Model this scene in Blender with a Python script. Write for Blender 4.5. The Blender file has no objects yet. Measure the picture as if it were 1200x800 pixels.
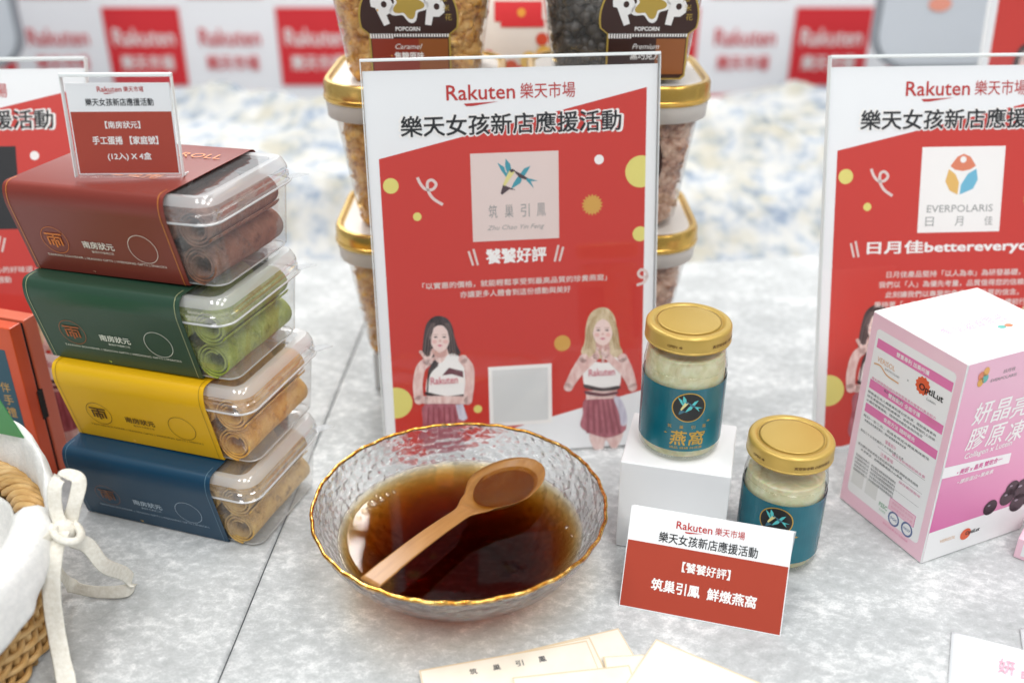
import bpy, bmesh, math, random
from mathutils import Vector, Matrix, noise
S = bpy.context.scene
COL = S.collection
rnd = random.Random(7)
R = math.radians

# ------------------------------------------------------------------ camera
FPX, PITCH, CAMH = 1167.0, R(27.5), 0.445          # focal length in pixels of the 1200 px photograph
cam_d = bpy.data.cameras.new('camera'); cam = bpy.data.objects.new('camera', cam_d); COL.objects.link(cam)
cam_d.sensor_width = 36.0; cam_d.lens = FPX / 1200 * 36.0
cam.location = (0, 0, CAMH); cam.rotation_euler = (R(90) - PITCH, 0, 0)
cam_d.clip_start = 0.01; cam_d.clip_end = 50
cam_d.dof.use_dof = True; cam_d.dof.focus_distance = 0.65; cam_d.dof.aperture_fstop = 3.6
S.camera = cam
# ------------------------------------------------------------------ world, lamps, exposure
W = bpy.data.worlds.new('World'); S.world = W; W.use_nodes = True
W.node_tree.nodes['Background'].inputs[0].default_value = (0.86, 0.93, 1.0, 1)
W.node_tree.nodes['Background'].inputs[1].default_value = 0.36
def panel(x, y, sx, sy, power, z=2.3, colr=(1, 0.985, 0.96)):
    l = bpy.data.lights.new('ceiling_panel', 'AREA'); l.shape = 'RECTANGLE'; l.size = sx; l.size_y = sy
    l.energy = power; l.color = colr
    o = bpy.data.objects.new('ceiling_panel', l); COL.objects.link(o); o.location = (x, y, z)
for (x, y, p) in ((-1.0, 0.45, 17), (0.55, 0.45, 18), (2.0, 0.45, 14), (-1.0, -1.2, 25), (0.55, -1.2, 28), (2.0, -1.2, 18), (0.62, 2.3, 5), (2.0, 2.3, 4)):
    panel(x, y, 0.6, 1.2, p)
panel(-0.74, 3.72, 0.75, 0.6, 50); panel(-0.74, 2.74, 0.75, 1.2, 95)
S.view_settings.view_transform = 'Standard'; S.view_settings.look = 'None'
S.view_settings.exposure = 0.1; S.view_settings.gamma = 1.0
S.render.engine = 'CYCLES'
S.cycles.use_denoising = True
S.cycles.max_bounces = 14; S.cycles.transparent_max_bounces = 40; S.cycles.transmission_bounces = 8
S.cycles.sample_clamp_indirect = 6

# ------------------------------------------------------------------ layout helpers (pixel of the 1200x800 photo -> point in the place)
CF = Vector((0, math.cos(PITCH), -math.sin(PITCH))); CU = Vector((0, math.sin(PITCH), math.cos(PITCH))); CO = Vector((0, 0, CAMH))
def ray(u, v): return CF + Vector((1, 0, 0)) * ((u - 600) / FPX) - CU * ((v - 400) / FPX)
def at(u, v, z=0.0):
    d = ray(u, v); return CO + d * ((z - CAMH) / d.z)
def atY(u, v, y):
    d = ray(u, v); return CO + d * (y / d.y)
def frame(o, e, u):
    o, e, u = Vector(o), Vector(e).normalized(), Vector(u).normalized(); n = e.cross(u)
    return Matrix(((e.x, u.x, n.x, o.x), (e.y, u.y, n.y, o.y), (e.z, u.z, n.z, o.z), (0, 0, 0, 1)))
def sign_frame(yaw, lean, x, y, z=0.0):
    e = Vector((math.cos(yaw), math.sin(yaw), 0)); b = Vector((-math.sin(yaw), math.cos(yaw), 0))
    return frame((x, y, z), e, Vector((0, 0, 1)) * math.cos(lean) + b * math.sin(lean))
def px(M, u, v):
    o = M.translation; n = M.col[2].to_3d(); d = ray(u, v)
    p = CO + d * ((o - CO).dot(n) / d.dot(n)) - o
    return p.dot(M.col[0].to_3d()), p.dot(M.col[1].to_3d())

# ------------------------------------------------------------------ materials
def lin(c):
    if isinstance(c, str): c = tuple(int(c[i:i + 2], 16) / 255 for i in (0, 2, 4))
    return tuple(x / 12.92 if x <= .04045 else ((x + .055) / 1.055) ** 2.4 for x in c) + (1,)
MATS = {}
def mat(name, c, rough=.5, metal=0., spec=.5, **kw):
    if name in MATS: return MATS[name]
    m = bpy.data.materials.new(name); m.use_nodes = True; b = m.node_tree.nodes['Principled BSDF']
    b.inputs['Base Color'].default_value = lin(c); b.inputs['Roughness'].default_value = rough
    b.inputs['Metallic'].default_value = metal; b.inputs['Specular IOR Level'].default_value = spec
    for k, v in kw.items(): b.inputs[k.replace('_', ' ')].default_value = v
    MATS[name] = m; return m
def nodes(m): return m.node_tree.nodes, m.node_tree.links, m.node_tree.nodes['Principled BSDF']
def mottle(m, stops, scale=20, detail=6, rough=.6, bump=0, bscale=None, dist=0.0, mapping=None, tex='noise'):
    n, l, b = nodes(m); tc = n.new('ShaderNodeTexCoord'); mp = n.new('ShaderNodeMapping'); l.new(tc.outputs['Object'], mp.inputs[0])
    if mapping: mp.inputs['Scale'].default_value = mapping
    t = n.new('ShaderNodeTexNoise'); t.inputs['Scale'].default_value = scale; t.inputs['Detail'].default_value = detail
    t.inputs['Roughness'].default_value = rough; t.inputs['Distortion'].default_value = dist
    l.new(mp.outputs[0], t.inputs['Vector'])
    r = n.new('ShaderNodeValToRGB'); e = r.color_ramp.elements
    while len(e) < len(stops): e.new(.5)
    for k, (p, c) in zip(e, stops): k.position = p; k.color = lin(c)
    l.new(t.outputs['Fac'], r.inputs[0]); l.new(r.outputs[0], b.inputs['Base Color'])
    if bump:
        t2 = n.new('ShaderNodeTexNoise'); t2.inputs['Scale'].default_value = bscale or scale * 3; t2.inputs['Detail'].default_value = 8
        l.new(mp.outputs[0], t2.inputs['Vector']); bp = n.new('ShaderNodeBump'); bp.inputs['Strength'].default_value = bump
        bp.inputs['Distance'].default_value = .002; l.new(t2.outputs['Fac'], bp.inputs['Height']); l.new(bp.outputs[0], b.inputs['Normal'])
    return m
def schlick(n, l, ior):
    lw = n.new('ShaderNodeLayerWeight'); lw.inputs['Blend'].default_value = .5; f0 = ((ior - 1) / (ior + 1)) ** 2
    pw = n.new('ShaderNodeMath'); pw.operation = 'POWER'; l.new(lw.outputs['Facing'], pw.inputs[0]); pw.inputs[1].default_value = 5
    ma = n.new('ShaderNodeMath'); ma.operation = 'MULTIPLY_ADD'; l.new(pw.outputs[0], ma.inputs[0]); ma.inputs[1].default_value = 1 - f0; ma.inputs[2].default_value = f0
    return lw, ma.outputs[0]
def clear(name, tint=(1, 1, 1), ior=1.45, rough=.03, haze=0.0, hazecol=(.9, .93, .95), bump=None):
    """thin clear plastic or glass: light passes straight through, the surface mirrors by Fresnel"""
    m = bpy.data.materials.new(name); m.use_nodes = True; n, l = m.node_tree.nodes, m.node_tree.links
    n.remove(n['Principled BSDF']); out = n['Material Output']
    t = n.new('ShaderNodeBsdfTransparent'); t.inputs[0].default_value = (*tint, 1)
    g = n.new('ShaderNodeBsdfGlossy'); g.inputs['Roughness'].default_value = rough
    f, fo = schlick(n, l, ior)
    mx = n.new('ShaderNodeMixShader'); l.new(fo, mx.inputs[0]); l.new(g.outputs[0], mx.inputs[2])
    src = t
    if haze:
        d = n.new('ShaderNodeBsdfDiffuse'); d.inputs[0].default_value = (*hazecol, 1)
        tl = n.new('ShaderNodeBsdfTranslucent'); tl.inputs[0].default_value = (*hazecol, 1)
        a = n.new('ShaderNodeMixShader'); a.inputs[0].default_value = .5; l.new(d.outputs[0], a.inputs[1]); l.new(tl.outputs[0], a.inputs[2])
        h = n.new('ShaderNodeMixShader'); h.inputs[0].default_value = haze; l.new(t.outputs[0], h.inputs[1]); l.new(a.outputs[0], h.inputs[2]); src = h
    l.new(src.outputs[0], mx.inputs[1]); l.new(mx.outputs[0], out.inputs[0])
    if bump:
        sc, st, dist, kind = bump
        tc = n.new('ShaderNodeTexCoord'); mp = n.new('ShaderNodeMapping'); l.new(tc.outputs['Object'], mp.inputs[0])
        if kind == 'ham':
            v = n.new('ShaderNodeTexVoronoi'); v.feature = 'SMOOTH_F1'; v.inputs['Scale'].default_value = sc; o_ = v.outputs['Distance']
            mp.inputs['Scale'].default_value = (1, 1, 1.8)
        else: v = n.new('ShaderNodeTexNoise'); v.inputs['Scale'].default_value = sc; o_ = v.outputs['Fac']
        l.new(mp.outputs[0], v.inputs['Vector']); bp = n.new('ShaderNodeBump'); bp.inputs['Strength'].default_value = st; bp.inputs['Distance'].default_value = dist
        l.new(o_, bp.inputs['Height']); l.new(bp.outputs[0], g.inputs['Normal']); l.new(bp.outputs[0], f.inputs['Normal'])
    return m
RED = mat('print_red', 'c8382f', .45); WHITE = mat('paper_white', 'eceef0', .5); LOGO = mat('logo_red', 'b92c28', .45)
BLACK = mat('ink_black', '16181c', .5); PWHITE = mat('print_white', 'f2f0ee', .5); YEL = mat('print_yellow', 'dfd578', .5)
GOLDP = mat('print_gold', 'd0a04c', .5); SKIN = mat('print_skin', 'e6c6c0', .5); HAIRD = mat('print_dark_hair', '3f3536', .5)
HAIRB = mat('print_blond_hair', 'd6c3a2', .5); MAUVE = mat('print_mauve', 'b0606c', .5); MAUVED = mat('print_dark_mauve', '914a55', .5)
LILAC = mat('print_lilac', 'c9c6d6', .5); BLUSH = mat('print_blush', 'dfcdc8', .5); TEALP = mat('print_teal', '3f95a6', .5)
GREYP = mat('print_grey', '8d8e8e', .5); PINKT = mat('print_pink_text', 'd2808e', .5); MAROON = mat('print_maroon', '6a3a44', .5)
for m_, a_, b_ in ((SKIN, 'd8b0aa', 'eed6d0'), (HAIRD, '2c2425', '54484a'), (HAIRB, 'c2ac86', 'e2d2b4'), (MAUVE, '9c525e', 'be7480'), (LILAC, 'bab6ca', 'd8d6e2')): mottle(m_, [(.35, a_), (.65, b_)], 130, 3, mapping=(2.2, .7, 1))
ACR = clear('clear_acrylic', ior=1.38, rough=.02)
EDGE = mat('acrylic_edge', 'e4e8e8', .15)
GOLD = mat('gold_metal', 'd9a847', .28, 1.0)

# ------------------------------------------------------------------ object helpers
def tag(o, label, cat, group=None):
    o['label'] = label; o['category'] = cat
    if group: o['group'] = group
    return o
def thing(name, label, cat, M=None, group=None):
    o = bpy.data.objects.new(name, None); COL.objects.link(o); o.empty_display_size = .02
    if M is not None: o.matrix_world = M
    return tag(o, label, cat, group)
def link(name, me, m, parent=None, M=None, smooth=False):
    if m is not None: me.materials.append(m)
    if smooth:
        for p in me.polygons: p.use_smooth = True
    o = bpy.data.objects.new(name, me); COL.objects.link(o)
    if parent: o.parent = parent
    if M is not None: o.matrix_local = M
    return o
def mk(name, verts, faces, m, parent=None, M=None, smooth=False):
    me = bpy.data.meshes.new(name); me.from_pydata([tuple(v) for v in verts], [], faces); me.update()
    return link(name, me, m, parent, M, smooth)
def from_bm(name, bm, m, parent=None, M=None, smooth=False):
    me = bpy.data.meshes.new(name); bm.to_mesh(me); bm.free(); return link(name, me, m, parent, M, smooth)
def bevel_box(name, lo, hi, m, parent=None, M=None, bev=.001, seg=2):
    bm = bmesh.new(); bmesh.ops.create_cube(bm, size=1)
    for v in bm.verts: v.co = Vector([lo[i] + (v.co[i] + .5) * (hi[i] - lo[i]) for i in range(3)])
    if bev: bmesh.ops.bevel(bm, geom=bm.edges[:], offset=bev, segments=seg, profile=.6, affect='EDGES')
    return from_bm(name, bm, m, parent, M)
def loft(rings, cap0=True, cap1=True, closed=True):
    n = len(rings[0]); v = [p for r in rings for p in r]; f = []
    for i in range(len(rings) - 1):
        for j in range(n if closed else n - 1):
            k = (j + 1) % n; f.append((i * n + j, i * n + k, (i + 1) * n + k, (i + 1) * n + j))
    if cap0: f.append(tuple(reversed(range(n))))
    if cap1: f.append(tuple((len(rings) - 1) * n + j for j in range(n)))
    return v, f
def rrect(w, d, r, z, n=6, cx=0, cy=0):
    out = []
    for (sx, sy, a0) in ((1, -1, -90), (1, 1, 0), (-1, 1, 90), (-1, -1, 180)):
        for i in range(n + 1):
            a = R(a0 + 90 * i / n); out.append((cx + sx * (w / 2 - r) + r * math.cos(a), cy + sy * (d / 2 - r) + r * math.sin(a), z))
    return out
def lathe(profile, n=64):
    return [[(r * math.cos(2 * math.pi * j / n), r * math.sin(2 * math.pi * j / n), z) for j in range(n)] for r, z in profile]
def tube(name, pts, rad, m, parent=None, n=8, M=None, closed=False):
    pts = [Vector(p) for p in pts]; rings = []; N = len(pts); prev = None
    for i, p in enumerate(pts):
        a = pts[(i - 1) % N] if (closed or i) else p; b = pts[(i + 1) % N] if (closed or i < N - 1) else p
        t = (b - a).normalized(); up = Vector((0, 0, 1)) if abs(t.z) < .9 else Vector((1, 0, 0))
        if prev is not None: up = prev
        s = t.cross(up).normalized(); w = s.cross(t).normalized(); prev = w
        r = rad(i / max(1, N - 1)) if callable(rad) else rad
        rings.append([p + (s * math.cos(2 * math.pi * j / n) + w * math.sin(2 * math.pi * j / n)) * r for j in range(n)])
    if closed: rings.append(rings[0])
    v, f = loft(rings, not closed, not closed); return mk(name, v, f, m, parent, M, True)
def spline(pts, n=12):
    P_ = [Vector(p) for p in pts]; P_ = [2 * P_[0] - P_[1]] + P_ + [2 * P_[-1] - P_[-2]]; out = []
    for i in range(1, len(P_) - 2):
        a, b, c, d = P_[i - 1:i + 3]
        for k in range(n):
            t = k / n; out.append(.5 * ((2 * b) + (c - a) * t + (2 * a - 5 * b + 4 * c - d) * t * t + (3 * b - a - 3 * c + d) * t ** 3))
    out.append(P_[-2]); return out
def crisp(o, deg=35):
    for q in o.data.polygons: q.use_smooth = True
    o.data.set_sharp_from_angle(angle=R(deg)); return o
# ------------------------------------------------------------------ flat print: shapes in a face's own x, y, lifted a hair per layer
LZ = .00007
def poly(name, pts, m, parent, layer=1, M=None, warp=None, step=None):
    v = [(p[0], p[1], layer * LZ) for p in pts]
    if not warp: return mk(name, v, [tuple(range(len(v)))], m, parent, M)
    me = bpy.data.meshes.new(name); me.from_pydata(v, [], [tuple(range(len(v)))]); return wrap(name, me, m, parent, M, warp, step)
def wrap(name, me, m, parent, M, warp, step):
    bm = bmesh.new(); bm.from_mesh(me)
    for ax in (0, 1):
        if not step[ax]: continue
        vals = [v.co[ax] for v in bm.verts]; k = math.ceil(min(vals) / step[ax])
        while k * step[ax] < max(vals):
            co = Vector((0, 0, 0)); no = Vector((0, 0, 0)); co[ax] = k * step[ax]; no[ax] = 1
            bmesh.ops.bisect_plane(bm, geom=bm.verts[:] + bm.edges[:] + bm.faces[:], plane_co=co, plane_no=no, dist=1e-7); k += 1
    for v in bm.verts: v.co = Vector(warp(*v.co))
    bm.to_mesh(me); bm.free(); return link(name, me, m, parent, M)
def rect(name, x0, y0, x1, y1, m, parent, layer=1, M=None, **k): return poly(name, [(x0, y0), (x1, y0), (x1, y1), (x0, y1)], m, parent, layer, M, **k)
def circ(cx, cy, r, ry=None, n=32): return [(cx + r * math.cos(2 * math.pi * i / n), cy + (ry or r) * math.sin(2 * math.pi * i / n)) for i in range(n)]
def disc(name, cx, cy, r, m, parent, layer=1, M=None, ry=None, **k): return poly(name, circ(cx, cy, r, ry), m, parent, layer, M, **k)
def stroke(name, pts, w, m, parent, layer=1, M=None, closed=False, warp=None, step=None):
    pts = [Vector((p[0], p[1])) for p in pts]; N = len(pts); L, Rr = [], []
    for i, p in enumerate(pts):
        a = pts[(i - 1) % N] if (closed or i) else p; b = pts[(i + 1) % N] if (closed or i < N - 1) else p
        t = (b - a).normalized(); q = Vector((-t.y, t.x)); L.append(p + q * w / 2); Rr.append(p - q * w / 2)
    v = [(p.x, p.y, layer * LZ) for p in L + Rr]
    f = [(i, N + i, N + (i + 1) % N, (i + 1) % N) for i in range(N if closed else N - 1)]
    me = bpy.data.meshes.new(name); me.from_pydata(v, [], f)
    if warp: return wrap(name, me, m, parent, M, warp, step)
    return link(name, me, m, parent, M)
def text(s, cx, cy, m, parent, w=None, h=None, layer=1, M=None, bold=0., shear=0., rot=0., name='lettering', warp=None, step=None, spacing=1., res=2):
    """a line of lettering as a flat mesh; heavier weights are overlaid copies a hair apart"""
    c = bpy.data.curves.new('t', 'FONT'); c.body = s; c.size = 1; c.resolution_u = res; c.shear = shear; c.space_character = spacing
    o = bpy.data.objects.new('t', c); me = bpy.data.meshes.new_from_object(o); bpy.data.objects.remove(o); bpy.data.curves.remove(c)
    if not me.vertices: return None
    if bold:
        V0 = [v.co.copy() for v in me.vertices]; F0 = [tuple(p.vertices) for p in me.polygons]; V1, F1 = [], []
        k = 8 if bold > .04 else 5
        sh = [(0, 0)] + [(bold * math.cos(i * 2 * math.pi / (k - 1) + .785), bold * math.sin(i * 2 * math.pi / (k - 1) + .785)) for i in range(k - 1)]
        for i, (dx, dy) in enumerate(sh):
            b = len(V1); V1 += [(v.x + dx, v.y + dy, i * 3e-6) for v in V0]; F1 += [tuple(q + b for q in f) for f in F0]
        bpy.data.meshes.remove(me); me = bpy.data.meshes.new('t'); me.from_pydata(V1, [], F1)
    xs = [v.co.x for v in me.vertices]; ys = [v.co.y for v in me.vertices]
    x0, x1, y0, y1 = min(xs), max(xs), min(ys), max(ys)
    sx = w / (x1 - x0) if w else None; sy = h / (y1 - y0) if h else None
    sx = sx or sy; sy = sy or sx
    me.transform(Matrix.Translation((cx, cy, layer * LZ)) @ Matrix.Rotation(rot, 4, 'Z') @ Matrix.Diagonal((sx, sy, 1, 1)) @ Matrix.Translation((-(x0 + x1) / 2, -(y0 + y1) / 2, 0)))
    me.name = name; me.materials.clear()
    if warp: return wrap(name, me, m, parent, M, warp, step)
    return link(name, me, m, parent, M)

# ================================================================== THE SETTING
def structure(o): o['kind'] = 'structure'; return o
VELVET = mat('crushed_velvet', 'a5a8ab', .85, 0, .15, Sheen_Weight=.55, Sheen_Roughness=.45)
def velvet(m, lo, mid, hi):
    n, l, b = nodes(m); tc = n.new('ShaderNodeTexCoord'); mp = n.new('ShaderNodeMapping'); l.new(tc.outputs['Object'], mp.inputs[0])
    mp.inputs['Rotation'].default_value = (0, 0, R(35)); mp.inputs['Scale'].default_value = (1, 1.5, 1)
    a = n.new('ShaderNodeTexNoise'); a.inputs['Scale'].default_value = 17; a.inputs['Detail'].default_value = 3; a.inputs['Distortion'].default_value = .2
    c = n.new('ShaderNodeTexNoise'); c.inputs['Scale'].default_value = 105; c.inputs['Detail'].default_value = 9; c.inputs['Roughness'].default_value = .72; c.inputs['Distortion'].default_value = .25
    d = n.new('ShaderNodeTexNoise'); d.inputs['Scale'].default_value = 900; d.inputs['Detail'].default_value = 4
    for t in (a, c): l.new(mp.outputs[0], t.inputs['Vector'])
    l.new(tc.outputs['Object'], d.inputs['Vector'])
    m1 = n.new('ShaderNodeMath'); m1.operation = 'MULTIPLY_ADD'; l.new(a.outputs['Fac'], m1.inputs[0]); m1.inputs[1].default_value = .55; m1.inputs[2].default_value = -.235
    m2 = n.new('ShaderNodeMath'); m2.operation = 'ADD'; l.new(m1.outputs[0], m2.inputs[0]); l.new(c.outputs['Fac'], m2.inputs[1])
    m3 = n.new('ShaderNodeMath'); m3.operation = 'MULTIPLY_ADD'; l.new(d.outputs['Fac'], m3.inputs[0]); m3.inputs[1].default_value = .24; l.new(m2.outputs[0], m3.inputs[2])
    r = n.new('ShaderNodeValToRGB'); e = r.color_ramp.elements; e.new(.5)
    for k, (p, cc) in zip(e, ((.42, lo), (.66, mid), (.90, hi))): k.position = p; k.color = lin(cc)
    l.new(m3.outputs[0], r.inputs[0]); l.new(r.outputs[0], b.inputs['Base Color'])
    bp = n.new('ShaderNodeBump'); bp.inputs['Strength'].default_value = .5; bp.inputs['Distance'].default_value = .0012
    l.new(m3.outputs[0], bp.inputs['Height']); l.new(bp.outputs[0], b.inputs['Normal'])
velvet(VELVET, 'a2a5a6', 'b9bcbd', 'e6e7e7')
def seam_x(y): return -.1726 + (y - .4267) * .0526
def cloth_sheet(name, side):
    # side -1: left of the seam, +1: right of it; the edge along the seam is rolled down
    ys = [.12 + i * .012 for i in range(int((1.78 - .12) / .012))]; offs = [0, .0006, .0013, .0022, .004, .008] + [.008 + .014 * k for k in range(1, 108)]
    v, f = [], []
    for y in ys:
        for k, o in enumerate(offs):
            x = seam_x(y) + side * (.0004 + o) + .0009 * noise.noise(Vector((0, y * 9, 3)))
            z = -.0006 * (1 + noise.noise(Vector((x * 6, y * 6, 1)))) * .5 - (.0026 * (1 - min(1, o / .0022)) ** 2)
            v.append((x, y, z))
    n = len(offs)
    for i in range(len(ys) - 1):
        for j in range(n - 1):
            q = (i * n + j, i * n + j + 1, (i + 1) * n + j + 1, (i + 1) * n + j); f.append(q if side > 0 else q[::-1])
    o = structure(mk(name, v, f, VELVET, smooth=True)); return o
cloth_sheet('tablecloth_left', -1); cloth_sheet('tablecloth_right', 1)
structure(bevel_box('table', (-1.7, .1, -.05), (1.5, 1.8, -.005), mat('table_board', '62686e', .8), bev=.004))

# printed backdrop behind the tables: red and white tiles with lettering
BY = 1.95
BWHITE = mat('backdrop_white', 'f6f7fa', .6); BRED = mat('backdrop_red', 'd82c34', .6)
bd = bevel_box('backdrop', (-2.2, BY + .002, -.75), (2.2, BY + .03, 1.02), BWHITE, bev=.003); structure(bd)
t0 = atY(134.6, 100, BY); t1 = atY(331.5, 100, BY); tt = atY(134, 9, BY)
pitch = (t1.x - t0.x) / 2; th_ = (tt.z - t0.z); gap = pitch - th_ * .985
bz = t0.z
BF = lambda x, z: frame((x, BY, z), (1, 0, 0), (0, 0, 1))
for row in range(-1, 2):
    for c in range(-5, 10):
        red = (row + c) % 2 == 0
        x0 = t0.x + c * pitch; z0 = bz + row * pitch; ts = pitch - gap * .9
        if not (-1.5 < x0 < 1.5): continue
        if red: mk('panel', [(0, 0, 0), (ts, 0, 0), (ts, ts, 0), (0, ts, 0), (0, 0, .0015), (ts, 0, .0015), (ts, ts, .0015), (0, ts, .0015)], [(4, 5, 6, 7), (0, 1, 5, 4), (1, 2, 6, 5), (2, 3, 7, 6), (3, 0, 4, 7)], BRED, bd, BF(x0, z0))
        tm = PWHITE if red else mat('backdrop_text', 'd4575a', .6)
        if row < 0: continue
        F_ = BF(x0 + ts / 2, z0 + ts / 2)
        text('Rakuten', 0, ts * .13, tm, bd, w=ts * .8, h=ts * .22, layer=40, M=F_, bold=.012)
        text('樂天市場', 0, -ts * .2, tm, bd, w=ts * .7, h=ts * .2, layer=40, M=F_, bold=.02)

# crumpled mottled cloth heaped at the back of the table
CLOTH = mat('mottled_cloth', 'dcdcd8', .9, 0, .1)
def mottled(m):
    n, l, b = nodes(m); tc = n.new('ShaderNodeTexCoord')
    a = n.new('ShaderNodeTexNoise'); a.inputs['Scale'].default_value = 42; a.inputs['Detail'].default_value = 5; a.inputs['Roughness'].default_value = .6
    c = n.new('ShaderNodeTexNoise'); c.inputs['Scale'].default_value = 22; c.inputs['Detail'].default_value = 3; l.new(tc.outputs['Object'], a.inputs[0]); l.new(tc.outputs['Object'], c.inputs[0])
    r = n.new('ShaderNodeValToRGB'); e = r.color_ramp.elements; e.new(.5); e.new(.6)
    for k, (p, cc) in zip(e, ((.33, '8c99ab'), (.44, 'b2b8bf'), (.53, 'c4c5c4'), (.75, 'd0cfca'))): k.position = p; k.color = lin(cc)
    r2 = n.new('ShaderNodeValToRGB'); e = r2.color_ramp.elements
    for k, (p, cc) in zip(e, ((.45, 'ffffff'), (.68, 'ebe6d8'))): k.position = p; k.color = lin(cc)
    mx = n.new('ShaderNodeMix'); mx.data_type = 'RGBA'; mx.blend_type = 'MULTIPLY'; mx.inputs[0].default_value = 1
    l.new(a.outputs['Fac'], r.inputs[0]); l.new(c.outputs['Fac'], r2.inputs[0]); l.new(r.outputs[0], mx.inputs[6]); l.new(r2.outputs[0], mx.inputs[7]); l.new(mx.outputs[2], b.inputs['Base Color'])
mottled(CLOTH)
v, f = [], []; NX, NY = 190, 60
for j in range(NY):
    for i in range(NX):
        x = -1.25 + 2.5 * i / (NX - 1); t = j / (NY - 1); y = 1.05 + .62 * t + .02 * noise.noise(Vector((x * 4, 0, 9)))
        prof = min(1, t / .21); prof = prof * prof * (3 - 2 * prof); prof *= 1 - max(0, (t - .62) / .38) ** 2
        fold = .024 * noise.noise(Vector((x * 5 + y * 4.5, y * 7 - x * 2.2, 0))) + .012 * noise.noise(Vector((x * 13 - y * 6, y * 15, 4)))
        rg = abs(math.sin((x * .62 + y * 1.0) * 10.5 + 1.2 * noise.noise(Vector((x * 2, y * 2, 2)))))
        z = .0006 + prof * (.074 + fold + (.045 * (1 - rg) ** 1.5) - .01)
        v.append((x, y, max(.0004 if t > .01 else -.004, z if t > .01 else -.004)))
for j in range(NY - 1):
    for i in range(NX - 1): f.append((j * NX + i, j * NX + i + 1, (j + 1) * NX + i + 1, (j + 1) * NX + i))
tag(mk('draped_cloth', v, f, CLOTH, smooth=True), 'crumpled white cloth with blue grey flecks heaped below the red and white backdrop', 'cloth')

# pale boards at the upper corners, far out of focus
PALE = mat('pale_grey_board', 'bcc1c8', .6); RIMSHADE = mat('painted_rim_shade', '8a9097', .5)  # darker grey rim paints in the shadow at the boards' edges
def board(xc, zc, w, h, y, label):
    ring = [(p[0], p[1]) for p in rrect(w, h, .045, 0)]
    t = thing('display_board', label, 'board', Matrix.Translation((xc, y, zc)))
    for nm, g, y0, y1, m in (('panel', 0, -.012, .012, PALE), ('rim_shade', .006, -.008, .008, RIMSHADE)):
        k = (w + 2 * g) / w; kk = (h + 2 * g) / h
        vv, ff = loft([[(p[0] * k, yy, p[1] * kk) for p in ring] for yy in (y1, y0)]); mk(nm, vv, ff, m, t)
a = atY(1022, 70, 1.45); board(a.x + .2, a.z + .145, .4, .3, 1.45, 'pale grey rounded board behind the upper right of the picture')
b_ = atY(1104, 6, 1.43); 
tmark = [o for o in bpy.data.objects if o.name.startswith('display_board')][0]
disc('mark', b_.x - (a.x + .2), b_.z - (a.z + .145), .016, mat('coral_print', 'd9907c', .6), tmark, M=frame((0, -.0135, 0), (1, 0, 0), (0, 0, 1)), ry=.01)
a = atY(30, 80, 1.6); board(a.x - .2, a.z + .16, .4, .3, 1.6, 'pale grey rounded board at the upper left edge before the backdrop')

# ================================================================== PROMOTION SIGNS
SIGN_W, SIGN_H = .212, .303
MC = sign_frame(.1237, .1819, .0069, .6606)
def c(u, v): return px(MC, u, v)                    # where a print sits on the sheet, read off the middle sign
def cs(pts): return [c(*p) for p in pts]
def acrylic_stand(root, w, h, foot=.06, t=.0018, th=.0032, lean=0.18, face=.0018):
    """two clear sheets with the printed paper between them, pale polished edges, a foot going back"""
    for z0 in (face, -face - t): bevel_box('acrylic_sheet', (-w / 2, 0, z0), (w / 2, h, z0 + t), ACR, root, bev=.0004, seg=1)
    e = .0007
    bevel_box('edge_strip', (-w / 2 - e, h - .0002, -face - t), (w / 2 + e, h + .0019, face + t), EDGE, root, bev=.0005)
    for s in (-1, 1): bevel_box('edge_strip', (s * w / 2 - e * (s < 0), 0, -face - t), (s * w / 2 + e * (s > 0), h - .0003, face + t), EDGE, root, bev=.0004)
    # foot in the table plane: rotate back out of the lean
    if foot: bevel_box('foot', (-w / 2, .004, .0004), (w / 2, foot, .0024), ACR, root, M=Matrix.Rotation(-math.pi / 2 - lean, 4, 'X'), bev=.0005)
def clip_poly(pts, x0, x1):
    """keep the part of a print between two vertical edges of the coloured field"""
    for lim, s in ((x0, 1), (x1, -1)):
        out = []
        for i, p in enumerate(pts):
            q = pts[(i + 1) % len(pts)]; a, b = s * (p[0] - lim), s * (q[0] - lim)
            if a >= 0: out.append(p)
            if a * b < 0: t = a / (a - b); out.append((p[0] + (q[0] - p[0]) * t, p[1] + (q[1] - p[1]) * t))
        pts = out
    return pts
def swallow_pair(root, cx, cy, k, layer, M=None, body=TEALP, dark=None, warp=None, step=None, yel=None):
    dk = dark or mat('print_dusk', '4a3a40', .5); ye = yel or mat('print_pale_yellow', 'dcd38c', .5); kw = dict(M=M, warp=warp, step=step)
    def pp(nm, pts, m, l=0): poly(nm, [(cx + x * k, cy - y * k) for x, y in pts], m, root, layer + l, **kw)
    pp('bird_wing', [(-62, -78), (-36, -60), (-30, -40), (-18, -32), (-30, -22), (-48, -48)], body)
    pp('bird_wing', [(-30, -92), (-12, -70), (-6, -40), (-22, -30), (-32, -60)], body)
    pp('bird_body', [(-16, -46), (0, -48), (4, -38), (-14, -14), (-36, 16), (-42, 6), (-30, -20)], ye, 1)
    pp('bird_tail', [(-42, 8), (-32, 12), (8, 30), (-18, 26), (-46, 46), (-52, 40)], dk, 1)
    pp('bird_head', [(-16, -48), (-4, -52), (6, -46), (-2, -40), (-10, -38)], dk, 2)
    pp('bird_wing', [(18, -22), (42, -52), (66, -60), (52, -36), (36, -16)], body)
    pp('bird_wing', [(20, -24), (32, -10), (26, 4), (6, 16), (-12, 26), (-2, 4), (10, -14)], body)
    pp('bird_body', [(0, -46), (14, -40), (40, -24), (56, -14), (48, -8), (24, -16), (10, -32)], dk, 1)
    pp('bird_tail', [(48, -16), (96, -2), (66, -2), (78, 26), (62, 8), (50, -4)], body, 1)
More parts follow.
